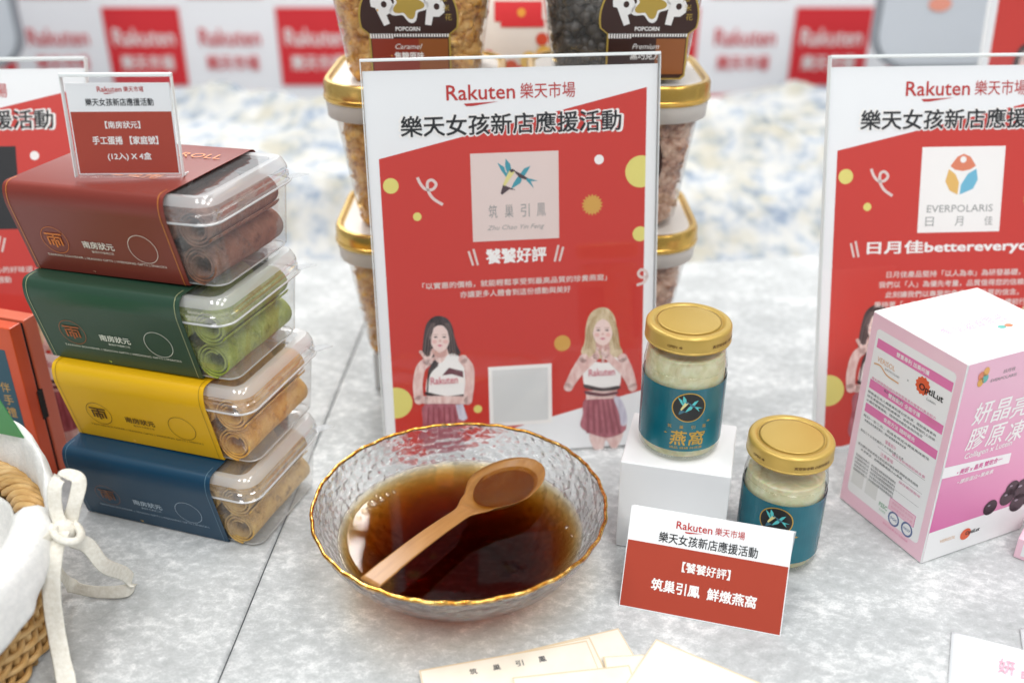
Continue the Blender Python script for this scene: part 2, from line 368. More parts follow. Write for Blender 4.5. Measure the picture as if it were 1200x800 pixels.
def cheerleader(root, M0, kind, layer):
    """flat printed picture of a standing person, in pixel-like units of the enlarged sheet"""
    def q(x, y): return c(460 + x / 4, 340 + y / 4)
    g = thing_part('printed_figure', root)
    def pl(nm, pts, m, l):
        if len(pts) > 5 and nm not in ('eye', 'brow'):          # soft outlines
            cl = [(a, b, 0) for a, b in pts]; sp = spline(cl[-2:] + cl + cl[:2], 4); pts = [(w_.x, w_.y) for w_ in sp[8:-4 - 1]]
        poly(nm, [q(*p) for p in pts], m, g, layer + l)
    def hair(pts, m): stroke('strand', [q(w_.x, w_.y) for w_ in spline([(a, b, 0) for a, b in pts], 5)], .0006, m, g, layer + 10)
    def st(nm, pts, w, m, l):
        pts = [(p.x, p.y) for p in spline([(a, b, 0) for a, b in pts], 6)]
        stroke(nm, [q(*p) for p in pts], w * .00016, m, g, layer + l)
        for p in (pts[0], pts[-1]): disc(nm, *q(*p), w * .00008, m, g, layer + l)
    topm = PWHITE
    if kind == 0:
        pl('hair', [(140, 310), (146, 215), (158, 160), (180, 132), (207, 120), (240, 124), (266, 142), (282, 175), (290, 215), (304, 260), (318, 295), (290, 322), (240, 330), (196, 352), (160, 345)], HAIRD, 1)
        pl('skirt', [(150, 535), (305, 530), (318, 600), (334, 735), (235, 745), (138, 730), (142, 620)], MAUVE, 2)
        for k in range(6): pl('pleat', [(165 + k * 24, 545), (172 + k * 24, 545), (170 + k * 30, 730), (155 + k * 30, 728)], MAUVED, 3)
        pl('sash', [(296, 535), (330, 532), (352, 600), (330, 612), (310, 600)], LILAC, 4)
        pl('neck', [(205, 265), (252, 262), (270, 318), (225, 350), (195, 320)], SKIN, 3)
        pl('top', [(176, 368), (232, 336), (262, 300), (300, 302), (334, 350), (334, 490), (250, 500), (160, 485)], topm, 4)
        pl('band', [(232, 398), (264, 362), (330, 378), (332, 408), (278, 392)], MAROON, 5); pl('band', [(168, 372), (200, 345), (214, 352), (176, 396), (166, 486), (160, 486)], HAIRD, 5)
        pl('band', [(160, 476), (250, 494), (334, 486), (334, 496), (250, 504), (160, 490)], HAIRD, 5)
        st('arm', [(330, 322), (358, 360), (362, 430), (352, 515)], 44, SKIN, 6); st('arm', [(352, 514), (250, 512), (150, 512)], 40, SKIN, 7)
        st('arm', [(124, 512), (118, 440), (132, 365), (166, 330)], 46, SKIN, 6)
        for a in ((190, 278), (132, 288), (200, 316)): st('finger', [(164, 334), ((164 + a[0]) / 2 + 2, (334 + a[1]) / 2), a], 16, SKIN, 8)
        face, fr = (222, 222), (45, 62)
        pl('fringe', [(168, 226), (166, 170), (190, 138), (226, 130), (258, 146), (272, 190), (276, 245), (262, 200), (240, 168), (212, 160), (190, 182), (178, 215)], HAIRD, 9)
    else:
        pl('hair', [(884, 292), (900, 240), (906, 170), (922, 118), (950, 90), (985, 80), (1018, 92), (1042, 128), (1052, 190), (1062, 250), (1078, 292), (1040, 318), (920, 318)], HAIRB, 1)
        pl('leg', [(930, 660), (1075, 640), (1062, 720), (1030, 742), (1000, 700), (985, 742), (944, 742)], SKIN, 1)
        pl('skirt', [(905, 508), (1042, 500), (1068, 560), (1094, 650), (1000, 690), (886, 645), (892, 580)], MAUVE, 2)
        for k in range(6): pl('pleat', [(915 + k * 22, 512), (922 + k * 22, 512), (922 + k * 30, 670), (908 + k * 30, 668)], MAUVED, 3)
        pl('sash', [(1036, 505), (1062, 500), (1092, 560), (1098, 620), (1072, 632), (1060, 570)], LILAC, 4)
        pl('waist', [(906, 470), (1052, 466), (1044, 506), (908, 512)], SKIN, 3)
        pl('top', [(896, 350), (930, 318), (960, 336), (1010, 336), (1042, 312), (1066, 340), (1062, 452), (984, 466), (902, 450)], topm, 4)
        pl('band', [(902, 440), (984, 456), (1060, 446), (1060, 462), (984, 472), (904, 458)], HAIRD, 5); pl('band', [(906, 470), (984, 482), (1052, 472), (1050, 486), (984, 496), (908, 486)], MAROON, 5)
        st('arm', [(896, 318), (858, 380), (824, 452)], 46, SKIN, 6); st('arm', [(824, 452), (880, 380), (955, 306)], 36, SKIN, 7)
        st('arm', [(1078, 316), (1106, 380), (1124, 452)], 46, SKIN, 6); st('arm', [(1124, 452), (1080, 380), (1000, 300)], 36, SKIN, 7)
        for a in ((985, 262), (960, 272), (1012, 268), (990, 296)): st('finger', [(a[0] - 4, a[1] + 34), a], 15, SKIN, 8)
        face, fr = (984, 190), (46, 64)
        pl('fringe', [(930, 222), (922, 150), (944, 108), (986, 96), (1024, 118), (1044, 180), (1046, 240), (1030, 196), (1012, 150), (984, 134), (956, 152), (940, 190)], HAIRB, 9)
    hs = mat('print_hair_light', '7a6a68', .5) if kind == 0 else mat('print_hair_shade', 'b39a72', .5)
    for dx in ((-62, -50, -40, 42, 52, 62) if kind == 0 else (-66, -56, -46, 48, 58, 68)): hair([(face[0] + dx * .6, face[1] - 70), (face[0] + dx, face[1] - 10), (face[0] + dx * 1.12, face[1] + 50), (face[0] + dx * 1.2, face[1] + 84)], hs)
    sh_ = mat('print_skin_shade', 'cfa39c', .5)
    pl('jaw_shade', [(face[0] - 30, face[1] + 50), (face[0], face[1] + 72), (face[0] + 30, face[1] + 50), (face[0] + 26, face[1] + 84), (face[0], face[1] + 92), (face[0] - 26, face[1] + 84)], sh_, 7)
    for s in (-1, 1): pl('cheek', [(face[0] + s * 26 + 12 * math.cos(i * .785), face[1] + 18 + 9 * math.sin(i * .785)) for i in range(8)], mat('print_cheek', 'e8bcb6', .5), 9)
    n = 24; pl('face', [(face[0] + fr[0] * math.cos(i * 2 * math.pi / n), face[1] + fr[1] * math.sin(i * 2 * math.pi / n) * (1.05 if math.sin(i * 2 * math.pi / n) > 0 else .95)) for i in range(n)], mat('print_face', 'eed5cf', .5), 8 if kind else 8)
    for s in (-1, 1):
        pl('eye', [(face[0] + s * 20 + 10 * math.cos(i), face[1] - 4 + 4 * math.sin(i)) for i in (0, 1, 2, 3.14, 4, 5)], mat('print_eye', '6b5856', .5), 10)
        pl('brow', [(face[0] + s * 20 - 11, face[1] - 17), (face[0] + s * 20 + 11, face[1] - 17), (face[0] + s * 20 + 11, face[1] - 14), (face[0] + s * 20 - 11, face[1] - 14)], mat('print_brow', 'b79a90', .5), 10)
    pl('nose', [(face[0] - 3, face[1] + 8), (face[0] + 4, face[1] + 8), (face[0] + 7, face[1] + 18), (face[0] - 6, face[1] + 18)], mat('print_shade', 'd9b0a8', .5), 10)
    pl('mouth', [(face[0] - 14, face[1] + 34), (face[0], face[1] + 30), (face[0] + 14, face[1] + 34), (face[0], face[1] + 42)], PINKT, 10)
    ctr = q(242, 420) if kind == 0 else q(980, 382); text('Rakuten', *ctr, PINKT, g, w=.021, h=.006, layer=layer + 11, bold=.02)
    return g
def thing_part(name, parent):
    o = bpy.data.objects.new(name, None); COL.objects.link(o); o.parent = parent; o.empty_display_size = .01; return o
def fill_text(s, u0, v0, u1, v1, m, root, layer, bold=0, **k):
    """a line of lettering between two points of the middle sign"""
    a, b = c(u0, (v0 + v1) / 2), c(u1, (v0 + v1) / 2); t, d = c((u0 + u1) / 2, v0), c((u0 + u1) / 2, v1)
    return text(s, (a[0] + b[0]) / 2, (t[1] + d[1]) / 2, m, root, w=b[0] - a[0], h=t[1] - d[1], layer=layer, bold=bold, **k)
def brand(root, cx, cy, w, layer=3, M=None, m=None, bold=.012):
    """the shop's wordmark with its stroke, and its name in characters"""
    m = m or LOGO; h = w * .115
    text('Rakuten', cx - w * .235, cy, m, root, w=w * .53, h=h, layer=layer, M=M, bold=bold)
    x0 = cx - w * .37; y0 = cy - h * .72
    poly('underline', [(x0, y0), (x0 + w * .02, y0 - h * .17), (x0 + w * .07, y0 - h * .17), (x0 + w * .27, y0 + h * .08)], m, root, layer, M)
    text('樂天市場', cx + w * .285, cy - h * .0, m, root, w=w * .43, h=h * 1.03, layer=layer, M=M, bold=.004)
def promo_sheet(root, logo, name, lines, qr=True):
    x0, x1 = -.0975, .0975
    bevel_box('paper', (-.1055, .002, -.0012), (.1055, .2965, 0), WHITE, root, bev=.0002, seg=1)
    tl = c(437, 187)[1]; tr = c(762, 102)[1]; bl = .004; br = c(748, 458)[1]
    m_ = (c(748, 458)[1] - c(650, 487)[1]) / (c(748, 458)[0] - c(650, 487)[0]); yb = lambda x: c(748, 458)[1] + m_ * (x - c(748, 458)[0])
    poly('red_field', [(x0, max(.004, yb(x0))), (x1, yb(x1)), (x1, tr), (x0, tl)] if yb(x0) > .004 else [(x0, .004), (c(748, 458)[0] - (c(748, 458)[1] - .004) / m_, .004), (x1, yb(x1)), (x1, tr), (x0, tl)], RED, root, 1)
    a = c(599, 107); brand(root, a[0], a[1], .0925, 3)
    fill_text('樂天女孩新店應援活動', 466, 130, 731, 159, PWHITE, root, 3, bold=.055, name='lettering_outline')
    fill_text('樂天女孩新店應援活動', 469, 132, 728, 157, BLACK, root, 5, bold=.021)
    for (u, v, r, m) in ((458, 218, .0056, YEL), (489, 254, .0031, YEL), (702, 187, .0035, PWHITE), (751, 201, .0118, YEL), (750, 274, .0057, YEL), (450, 326, .0018, PWHITE), (659, 402, .0064, GOLDP), (464, 472, .0126, YEL), (560, 479, .0033, YEL)):
        poly('dot', clip_poly(circ(*c(u, v), r, n=48), x0, x1), m, root, 2)
    ctr = c(694, 240); burst = []
    for i in range(36): r_ = .0083 if i % 2 else .0062; burst.append((ctr[0] + r_ * math.cos(i * math.pi / 18), ctr[1] + r_ * math.sin(i * math.pi / 18)))
    poly('starburst', burst, GOLDP, root, 2)
    sq = [c(*p) for p in ((489, 208), (493, 216), (499, 222), (507, 222), (511, 216), (506, 211), (501, 214), (502, 224), (508, 233), (519, 240))]
    stroke('streamer', [(p.x, p.y) for p in spline([(x, y, 0) for x, y in sq], 5)], .0021, BLUSH, root, 2)
    sq = [c(*p) for p in ((746, 334), (754, 331), (758, 325), (757, 318), (751, 316), (748, 321), (752, 325), (760, 323))]
    stroke('streamer', [(p.x, p.y) for p in spline([(x, y, 0) for x, y in sq], 5)], .0021, BLUSH, root, 2)
    # logo card, headline, two lines of copy
    a, b = c(551, 178), c(655, 281); lx, ly, lw = (a[0] + b[0]) / 2, (a[1] + b[1]) / 2, .0645
    logo(root, lx, ly, lw)
    hl = c(605, 299); hw = .0075 * len(name) + .014 if len(name) > 5 else .0455
    text(name, hl[0], hl[1], PWHITE, root, w=hw, h=.0115, layer=3, bold=.035)
    for s in (-1, 1):
        for k, d in ((0, .0062), (1, .0098)):
            xx = hl[0] + s * (hw / 2 + d); stroke('accent_mark', [(xx + s * .003, hl[1] + .0062 - k * .0015), (xx, hl[1] - .0062)], .0016, BLUSH, root, 2)
    for k, ln in enumerate(lines):
        y = c(605, 330)[1] - k * .0078; text(ln, hl[0] - .001, y, BLUSH, root, h=.0052, w=min(.17, .0056 * len(ln)), layer=3, bold=.02)
    cheerleader(root, None, 0, 2); cheerleader(root, None, 1, 2)
    if qr:
        a, b = c(572, 430), c(647, 497); rect('code_field', a[0], a[1] - (b[0] - a[0]), b[0], a[1], PWHITE, root, 3)
        rect('code_inset', a[0] + .003, a[1] - (b[0] - a[0]) + .003, b[0] - .003, a[1] - .003, mat('code_grey', 'd6d8d8', .5), root, 4)

def logo_birds(root, x, y, w):
    rect('logo_card', x - w / 2, y - w / 2, x + w / 2, y + w / 2, BLUSH, root, 2)
    swallow_pair(root, x - .001, y + .0105, w / 340, 3)
    for k, ch in enumerate('筑巢引鳳'): text(ch, x - w * .26 + k * w * .185, y - w * .16, GREYP, root, w=w * .1, h=w * .15, layer=3)
    text('Zhu Chao Yin Feng', x, y - w * .355, GREYP, root, w=w * .66, h=w * .07, layer=3, shear=.35)
def logo_flower(root, x, y, w):
    rect('logo_card', x - w / 2, y - w / 2, x + w / 2, y + w / 2, PWHITE, root, 2)
    k = w / 240; q = lambda pts: [(x + (a - 118) * k, y - (b - 128) * k) for a, b in pts]
    cor = mat('print_coral', 'dd8262', .5); sky = mat('print_sky', '6fb6d2', .5); hon = mat('print_honey', 'e3b667', .5)
    poly('petal', q([(82, 62), (100, 36), (118, 28), (138, 36), (156, 62), (140, 72), (118, 76), (96, 72)]), cor, root, 3)
    disc('petal_core', x, y + (128 - 44) * k, 9 * k, PWHITE, root, 4)
    poly('petal', q([(78, 70), (98, 84), (110, 108), (108, 142), (84, 130), (70, 104)]), hon, root, 3)
    poly('petal', q([(158, 70), (164, 100), (152, 126), (114, 142), (116, 114), (134, 84)]), sky, root, 3)
    text('EVERPOLARIS', x, y - w * .22, GREYP, root, w=w * .8, h=w * .085, layer=3)
    for i, ch in enumerate('日月佳'): text(ch, x - w * .36 + i * w * .36, y - w * .37, GREYP, root, w=w * .1, h=w * .11, layer=3)
def logo_black(root, x, y, w):
    rect('logo_card', x - w * .75, y - w / 2, x + w * .75, y + w / 2, mat('print_black_card', '1d1c1f', .5), root, 2)
    for k, ch in enumerate('南房狀元'): text(ch, x - w * .3 + k * w * .2, y - w * .1, GOLDP, root, w=w * .16, h=w * .18, layer=3)
G_SIGN = 'acrylic promotion stands'
def promo(label, M, lean, logo, name, lines):
    t = thing('promotion_sign', label, 'sign', M, G_SIGN); acrylic_stand(t, SIGN_W, SIGN_H, lean=lean, foot=.05); promo_sheet(t, logo, name, lines); return t
promo('upright acrylic sign with two swallows on a pale logo card, behind the glass bowl', MC, .1819, logo_birds, '饕饕好評', ['「以實惠的價格，就能輕鬆享受到最高品質的珍貴燕窩」', '亦讓更多人體會到這份感動與美好'])
promo('acrylic sign with coral, honey and blue flower logo, behind the pink and white carton', sign_frame(.0565, .285, .3458, .6699), .285, logo_flower, '日月佳bettereveryday', ['日月佳產品堅持「以人為本」為研發基礎，', '我們以「人」為優先考量，品質值得您的信賴，', '此刻讓我們以專業的角度，高品質的信念，', '秉持著「一天比一天更好」的理念一路持續前行。'])
lt = sign_frame(.06, .384, -.4325, .672)
promo('acrylic sign with a black logo card, cut by the left edge behind the stacked boxes', lt, .384, logo_black, '南房狀元', ['「傳承手工的溫度，每一口都是用心的好味道」', '讓更多人品嚐到這份幸福與感動'])
bs = atY(1158, 60, 1.02)
promo('distant blurred acrylic sign at the upper right corner above the other signs', Matrix.Translation((bs.x + .106, 1.02, .13)) @ sign_frame(0, .12, 0, 0), .12, logo_birds, '饕饕好評', ['「以實惠的價格，輕鬆享受」'])
sd = bevel_box('display_plinth', (bs.x - .02, .97, 0), (bs.x + .24, 1.12, .13), mat('plinth_white', 'd8dadc', .5), bev=.004); tag(sd, 'white plinth under the distant sign at the right edge', 'plinth')

# ---------------------------------------------- small sign on the stack of boxes
STACK_P = .0622
ms = sign_frame(.02, .10, -.2343, .5888, 4 * STACK_P + .0036)
t = thing('price_sign', 'small clear price sign standing on top of the red sleeved box', 'sign', ms)
sw, sh = .0645, .0600
acrylic_stand(t, sw, sh, foot=0, t=.0013, face=.0009)
bevel_box('foot', (-sw / 2, .0028, .0001), (sw / 2, .036, .0016), ACR, t, M=Matrix.Rotation(-math.pi / 2 - .10, 4, 'X'), bev=.0004)
bevel_box('foot_edge', (sw / 2 - .0004, .0028, 0), (sw / 2 + .0008, .036, .0018), EDGE, t, M=Matrix.Rotation(-math.pi / 2 - .10, 4, 'X'), bev=.0003)
bevel_box('foot_edge', (-sw / 2, .0362, 0), (sw / 2, .0374, .0018), EDGE, t, M=Matrix.Rotation(-math.pi / 2 - .10, 4, 'X'), bev=.0003)
bevel_box('paper', (-sw / 2 + .0015, .0015, -.0008), (sw / 2 - .0015, sh - .004, 0), WHITE, t, bev=.0001, seg=1)
CARDRED = mat('card_red', 'aa402c', .35)
rect('red_field', -sw / 2 + .0022, .0022, sw / 2 - .0022, sh * .655, CARDRED, t, 1)
brand(t, .0015, sh * .875, .0275, 3); text('樂天女孩新店應援活動', 0, sh * .75, BLACK, t, w=.0405, h=.0046, layer=3, bold=.012)
text('【南房狀元】', 0, sh * .525, PWHITE, t, w=.021, h=.0044, layer=3, bold=.02); text('手工蛋捲 【家庭號】', .0003, sh * .37, PWHITE, t, w=.0395, h=.0051, layer=3, bold=.028)
text('(12入) X 4盒', .0015, sh * .205, PWHITE, t, w=.0265, h=.0051, layer=3, bold=.024)

# ---------------------------------------------- folded price card at the front
mc2 = sign_frame(-.2759, .4802, .117, .4747)
t = thing('price_card', 'folded white and red price card leaning in front of the jars', 'card', mc2)
cw, ch_ = .101, .065
bevel_box('front_leaf', (-cw / 2, 0, -.0006), (cw / 2, ch_, 0), WHITE, t, bev=.00015, seg=1)
vb = Matrix.Translation((.0012, ch_, -.0012)) @ Matrix.Rotation(2 * .4802 - .1, 4, 'X')
bevel_box('back_leaf', (-cw / 2, -ch_, -.0006), (cw / 2, 0, 0), WHITE, t, M=vb, bev=.00015, seg=1)
rect('red_field', -cw / 2 + .0006, .0008, cw / 2 - .0006, ch_ * .665, CARDRED, t, 1)
brand(t, .0005, ch_ * .885, .0425, 3); text('樂天女孩新店應援活動', 0, ch_ * .745, BLACK, t, w=.0615, h=.0068, layer=3, bold=.012)
text('【饕饕好評】', .001, ch_ * .49, PWHITE, t, w=.03, h=.0066, layer=3, bold=.02); text('筑巢引鳳  鮮燉燕窩', .001, ch_ * .275, PWHITE, t, w=.0655, h=.0078, layer=3, bold=.03)

# ================================================================== BOXES OF EGG ROLLS
BD, BH, OV = .0826, .0618, .0105                   # depth at the base, height, how far the lid overhangs the base
TRAY = clear('clear_tray', ior=1.65, rough=.06, haze=.15, bump=(60, .1, .002, 'noise'))
LIDP = clear('clear_lid', ior=2.7, rough=.035, haze=.20, bump=(40, .12, .002, 'noise'))
prof = [(0.0, 0.0006), (-0.00304, 0.014), (-0.00646, 0.029), (-0.0095, 0.0415), (-0.01079, 0.0475), (-0.0111, 0.0525), (-0.01049, 0.0572), (-0.00851, 0.0606), (-0.00532, 0.0619)]
prof = [prof[0]] + [(q.x, q.y) for q in spline([(a, b, 0) for a, b in prof[3:]], 4)]
SEC = [(BD / 2, .0003)] + prof + [(BD / 2, .0621)]
cum = [0.0]
for i in range(1, len(SEC)): cum.append(cum[-1] + math.dist(SEC[i - 1], SEC[i]))
S0 = cum[1]                                        # arc length at the bottom front edge
def on_sleeve(x, y, z):
    """print space of the sleeve: x across, y up along its front from the bottom edge, z off the paper"""
    s = S0 + y; i = 1
    while i < len(SEC) - 1 and cum[i] < s: i += 1
    t = (s - cum[i - 1]) / (cum[i] - cum[i - 1]); a, b = SEC[i - 1], SEC[i]
    d = ((b[0] - a[0]) / (cum[i] - cum[i - 1]), (b[1] - a[1]) / (cum[i] - cum[i - 1]))
    return (x, a[0] + d[0] * (cum[i] - cum[i - 1]) * t - d[1] * (z + .00035), a[1] + d[1] * (cum[i] - cum[i - 1]) * t + d[0] * (z + .00035))
def sleeve_mesh(w):
    ring = SEC + [(BD - y, z) for y, z in reversed(SEC)]; out = []
    for i, p in enumerate(ring): 
        if not out or math.dist(out[-1], p) > 1e-5: out.append(p)
    ring = out; n = len(ring); cx, cz = BD / 2, BH / 2
    v, f = [], []
    for x in (-w / 2, w / 2):
        for k in (0, .0004):
            for (y, z) in ring:
                dy, dz = y - cx, z - cz; L = math.hypot(dy, dz); v.append((x, y - dy / L * k, z - dz / L * k))
    for j in range(n):
        k = (j + 1) % n
        f += [(j, k, 2 * n + k, 2 * n + j), (n + k, n + j, 3 * n + j, 3 * n + k), (k, j, n + j, n + k), (2 * n + j, 2 * n + k, 3 * n + k, 3 * n + j)]
    return v, f
LIDGLEAM = clear('lid_painted_gleam', ior=2.2, rough=.12, haze=.62, hazecol=(.96, .97, .98))  # whitish film: the bright highlight on lid slope and edges, put into the colour
def roll_mesh(rad, length, seed):
    rn = random.Random(seed); n, turns, m = 64, 2.6, 14; rings = []
    for j in range(m):
        y = length * j / (m - 1); o, i_ = [], []
        for k in range(n):
            t = k / (n - 1); a = t * turns * 2 * math.pi + seed; r = rad * (.52 + .48 * t) + rad * .03 * noise.noise(Vector((math.cos(a) * 2, y * 60, seed + t * 3)))
            bow = .0006 * math.sin(y / length * 3.1 + seed)
            o.append((r * math.cos(a), y + .0012 * noise.noise(Vector((a, seed, 0))), r * math.sin(a) + bow)); q = r - rad * .075; i_.append((q * math.cos(a), y, q * math.sin(a) + bow))
        rings.append(o + i_[::-1])
    return loft(rings)
ROLLS = []
def egg_roll_mat(name, a, b, d):
    return mottle(mat(name, a, .75, 0, .2), [(.3, d), (.45, a), (.7, b)], 160, 8, .7, bump=.5, bscale=500)
def flavour(name, label, Mx, sleeve, ink, seal, rolls, tops):
    t = thing('egg_roll_box', label, 'box', Mx, 'stacked boxes of egg rolls')
    # tray and lid
    cy = BD / 2
    cx = .0122
    def rr_(w, g, r, z): return rrect(w, BD + g, r, z, cx=cx, cy=cy)
    base = [rr_(.140, -.004, .008, .001), rr_(.1435, -.001, .009, .003), rr_(.1475, .0125, .010, .0425), rr_(.1535, .0165, .012, .0435), rr_(.1535, .0165, .012, .0445)]
    v, f = loft(base, True, False); crisp(mk('tray', v, f, TRAY, t))
    lid = [rr_(.154, .017, .012, .0447), rr_(.150, .0145, .011, .0457), rr_(.150, .0145, .011, .0475), rr_(.1528, .0165, .012, .0481), rr_(.1528, .0165, .012, .0500), rr_(.1500, .0142, .011, .0508), rr_(.1500, .0142, .011, .0524), rr_(.1522, .0158, .012, .0530), rr_(.1515, .0152, .012, .0550), rr_(.1470, .0120, .010, .0588), rr_(.1440, .0090, .009, .0604), rr_(.1390, .0050, .008, .0606), rr_(.133, -.001, .007, .0598)]
    v, f = loft(lid, False, True); ld = crisp(mk('lid', v, f, LIDP, t), 25); ld.data.materials.append(LIDGLEAM)
    for q in ld.data.polygons:
        if .0545 < q.center.z < .0606 and len(q.vertices) == 4: q.material_index = 1
    for (w_, g_, r__, z_, th_) in ((.1538, .0168, .012, .0446, .00075), (.1400, -.0040, .008, .0016, .0006)): tube('gleam_line', rr_(w_, g_, r__, z_), th_, LIDGLEAM, t, n=6, closed=True)  # pale beads drawn as highlight lines along flange and tray bottom
    bm = bmesh.new(); vs = [bm.verts.new(p) for p in ((.080, BD + .004, .0450), (.088, BD + .001, .0450), (.0960, BD + .012, .0452), (.088, BD + .0125, .0450))]; bm.faces.new(vs)
    r_ = bmesh.ops.extrude_face_region(bm, geom=bm.faces[:]); [setattr(q, 'co', q.co + Vector((0, 0, .0008))) for q in r_['geom'] if isinstance(q, bmesh.types.BMVert)]
    from_bm('pull_tab', bm, LIDP, t)
    # rolls: two layers, side by side
    for k, (x, z, rad, sd) in enumerate(((.0432, .0148, .0128, 1), (.0455, .0395, .0122, 2), (.0172, .0146, .0127, 3), (.0205, .0393, .0120, 4), (-.0086, .0146, .0127, 5), (-.0040, .0393, .0120, 6), (-.0342, .0146, .0127, 7), (-.0285, .0393, .0120, 8))):
        key = (rad, sd)
        if len(ROLLS) <= k:
            v, f = roll_mesh(rad, .0795, sd); me = bpy.data.meshes.new('egg_roll'); me.from_pydata(v, [], f); me.materials.append(None)
            for p in me.polygons: p.use_smooth = len(p.vertices) == 4
            ROLLS.append(me)
        o = bpy.data.objects.new('egg_roll', ROLLS[k]); COL.objects.link(o); o.parent = t; o.location = (x + .0265, -.0005 + .0015 * (k % 3) - .004 * (k % 2), z)
        o.material_slots[0].link = 'OBJECT'; o.material_slots[0].material = rolls
    # printed paper sleeve
    wS = .1175; v, f = sleeve_mesh(wS); sl = crisp(mk('sleeve', v, f, sleeve, t), 28)
    kw = dict(warp=on_sleeve, step=(0, .0025))
    for s in (-1, 1): rect('border_line', s * (wS / 2 - .0032) - .00022, -.0002, s * (wS / 2 - .0032) + .00022, .071, ink, sl, 1, **kw)
    X = .0
    stroke('seal_ring', circ(-.032, .0245, .0098, n=48), .00035, seal, sl, 2, closed=True, **kw)
    for (a, b_, c_, d_) in ((-.0385, .0283, -.0255, .0296), (-.0375, .0205, -.0362, .0272), (-.0278, .0205, -.0265, .0272), (-.0375, .0260, -.0265, .0272), (-.0352, .0235, -.0288, .0248), (-.0350, .0205, -.0336, .0240), (-.0327, .0190, -.0313, .0282), (-.0304, .0205, -.0290, .0240)): rect('seal_mark', a, b_, c_, d_, seal, sl, 2, **kw)
    stroke('empty_ring', circ(.034, .0245, .0102, n=48), .00035, tops, sl, 2, closed=True, **kw)
    text('南房狀元', .0005, .0235, tops, sl, w=.0235, h=.0054, layer=2, bold=.025, **kw)
    text('臺灣手作蛋捲工坊', .002, .0185, tops, sl, w=.0165, h=.0018, layer=2, **kw)
    text('TAIWAN SOUVENIR | SEASON GIFTS | WEDDING GIFTS | SNACKS', .002, .0125, tops, sl, w=.090, h=.0021, layer=2, **kw)
    return t, sl
ROLL = (0, -.008, -.018, -.030)
def M_box(yaw, x, y, k): return Matrix.Translation((x, y, k * STACK_P + .0002 - ROLL[k] * .055)) @ Matrix.Rotation(yaw, 4, 'Z') @ Matrix.Rotation(ROLL[k], 4, 'Y')
ORANGE = mat('print_orange', 'd8731f', .4)
def paper(name, c_, rough=.32): return mottle(mat(name, c_, rough, 0, .45), [(.35, c_), (.65, c_)], 30, 2, bump=.12, bscale=16)
BX = []
BX.append(flavour('b', 'egg roll box in a dark blue sleeve, bottom of the stack on the table', M_box(-.3115, -.2530, .5690, 0), paper('blue_sleeve', '123c56'), mat('line_steel', '5f7f93', .4), mat('seal_bronze', '7a4a24', .4), egg_roll_mat('sesame_roll', 'c19a58', 'd7b36c', '5a4424'), mat('ink_ice', 'a9bccb', .4)))
BX.append(flavour('y', 'egg roll box in a yellow sleeve, second from the bottom of the stack', M_box(-.3125, -.2500, .5772, 1), paper('yellow_sleeve', 'e0ad12'), mat('line_olive', 'a5820f', .4), mat('seal_brown', '5e3d0c', .4), egg_roll_mat('plain_roll', 'd9a04c', 'e6b866', 'a8702c'), mat('ink_brown', '6e5210', .4)))
BX.append(flavour('g', 'egg roll box in a dark green sleeve, directly below the red one', M_box(-.3114, -.2550, .5768, 2), paper('green_sleeve', '2a4636'), mat('line_sage', 'a8ab82', .4), mat('seal_rust', 'a8541c', .4), egg_roll_mat('matcha_roll', '8f9a3a', 'a9b356', '5f6a20'), mat('ink_pale', 'dcdcd0', .4)))
BX.append(flavour('r', 'egg roll box in a brick red sleeve, topmost of the stack with the small sign', M_box(-.3201, -.2552, .5816, 3), paper('red_sleeve', '7c3228'), mat('line_amber', 'd98a3c', .4), ORANGE, egg_roll_mat('chocolate_roll', '7a5240', '936a55', '33201a'), mat('ink_cream', 'e8dcd0', .4)))
for t, sl in BX:       # words printed on the top of each sleeve
    text('EGG ROLL', .020, .066, ORANGE, sl, w=.062, h=.009, layer=2, M=Matrix.Translation((0, 0, .0624))); text('手工蛋捲', .012, .022, ORANGE, sl, w=.05, h=.013, layer=2, M=Matrix.Translation((0, 0, .0624)))

# ================================================================== BOWL, SOUP, SPOON
bc = Vector((-.0338, .5225, 0))
GLASS = bpy.data.materials.new('hammered_glass'); GLASS.use_nodes = True
def hammered(m, strength=.9, share=.7):
    n, l = m.node_tree.nodes, m.node_tree.links; n.remove(n['Principled BSDF']); tc = n.new('ShaderNodeTexCoord'); mp = n.new('ShaderNodeMapping'); mp.inputs['Scale'].default_value = (1, 1, 1.6); l.new(tc.outputs['Object'], mp.inputs[0])
    v = n.new('ShaderNodeTexVoronoi'); v.feature = 'SMOOTH_F1'; v.inputs['Scale'].default_value = 150; v.inputs['Smoothness'].default_value = .6; l.new(mp.outputs[0], v.inputs['Vector'])
    bp = n.new('ShaderNodeBump'); bp.inputs['Strength'].default_value = strength; bp.inputs['Distance'].default_value = .0032; l.new(v.outputs['Distance'], bp.inputs['Height'])
    g = n.new('ShaderNodeBsdfGlass'); g.inputs['IOR'].default_value = 1.42; g.inputs['Roughness'].default_value = .0; g.inputs['Color'].default_value = (.985, .99, .99, 1); l.new(bp.outputs[0], g.inputs['Normal'])
    t = n.new('ShaderNodeBsdfTransparent'); t.inputs[0].default_value = (.97, .975, .98, 1)
    mx = n.new('ShaderNodeMixShader'); mx.inputs[0].default_value = share; l.new(t.outputs[0], mx.inputs[1]); l.new(g.outputs[0], mx.inputs[2]); l.new(mx.outputs[0], n['Material Output'].inputs[0])
hammered(GLASS)
GLASS2 = bpy.data.materials.new('hammered_glass_foot'); GLASS2.use_nodes = True; hammered(GLASS2, .5, .35)
def ham(a, z): return .0007 * noise.noise(Vector((math.cos(a) * 7, math.sin(a) * 7, z * 170)))
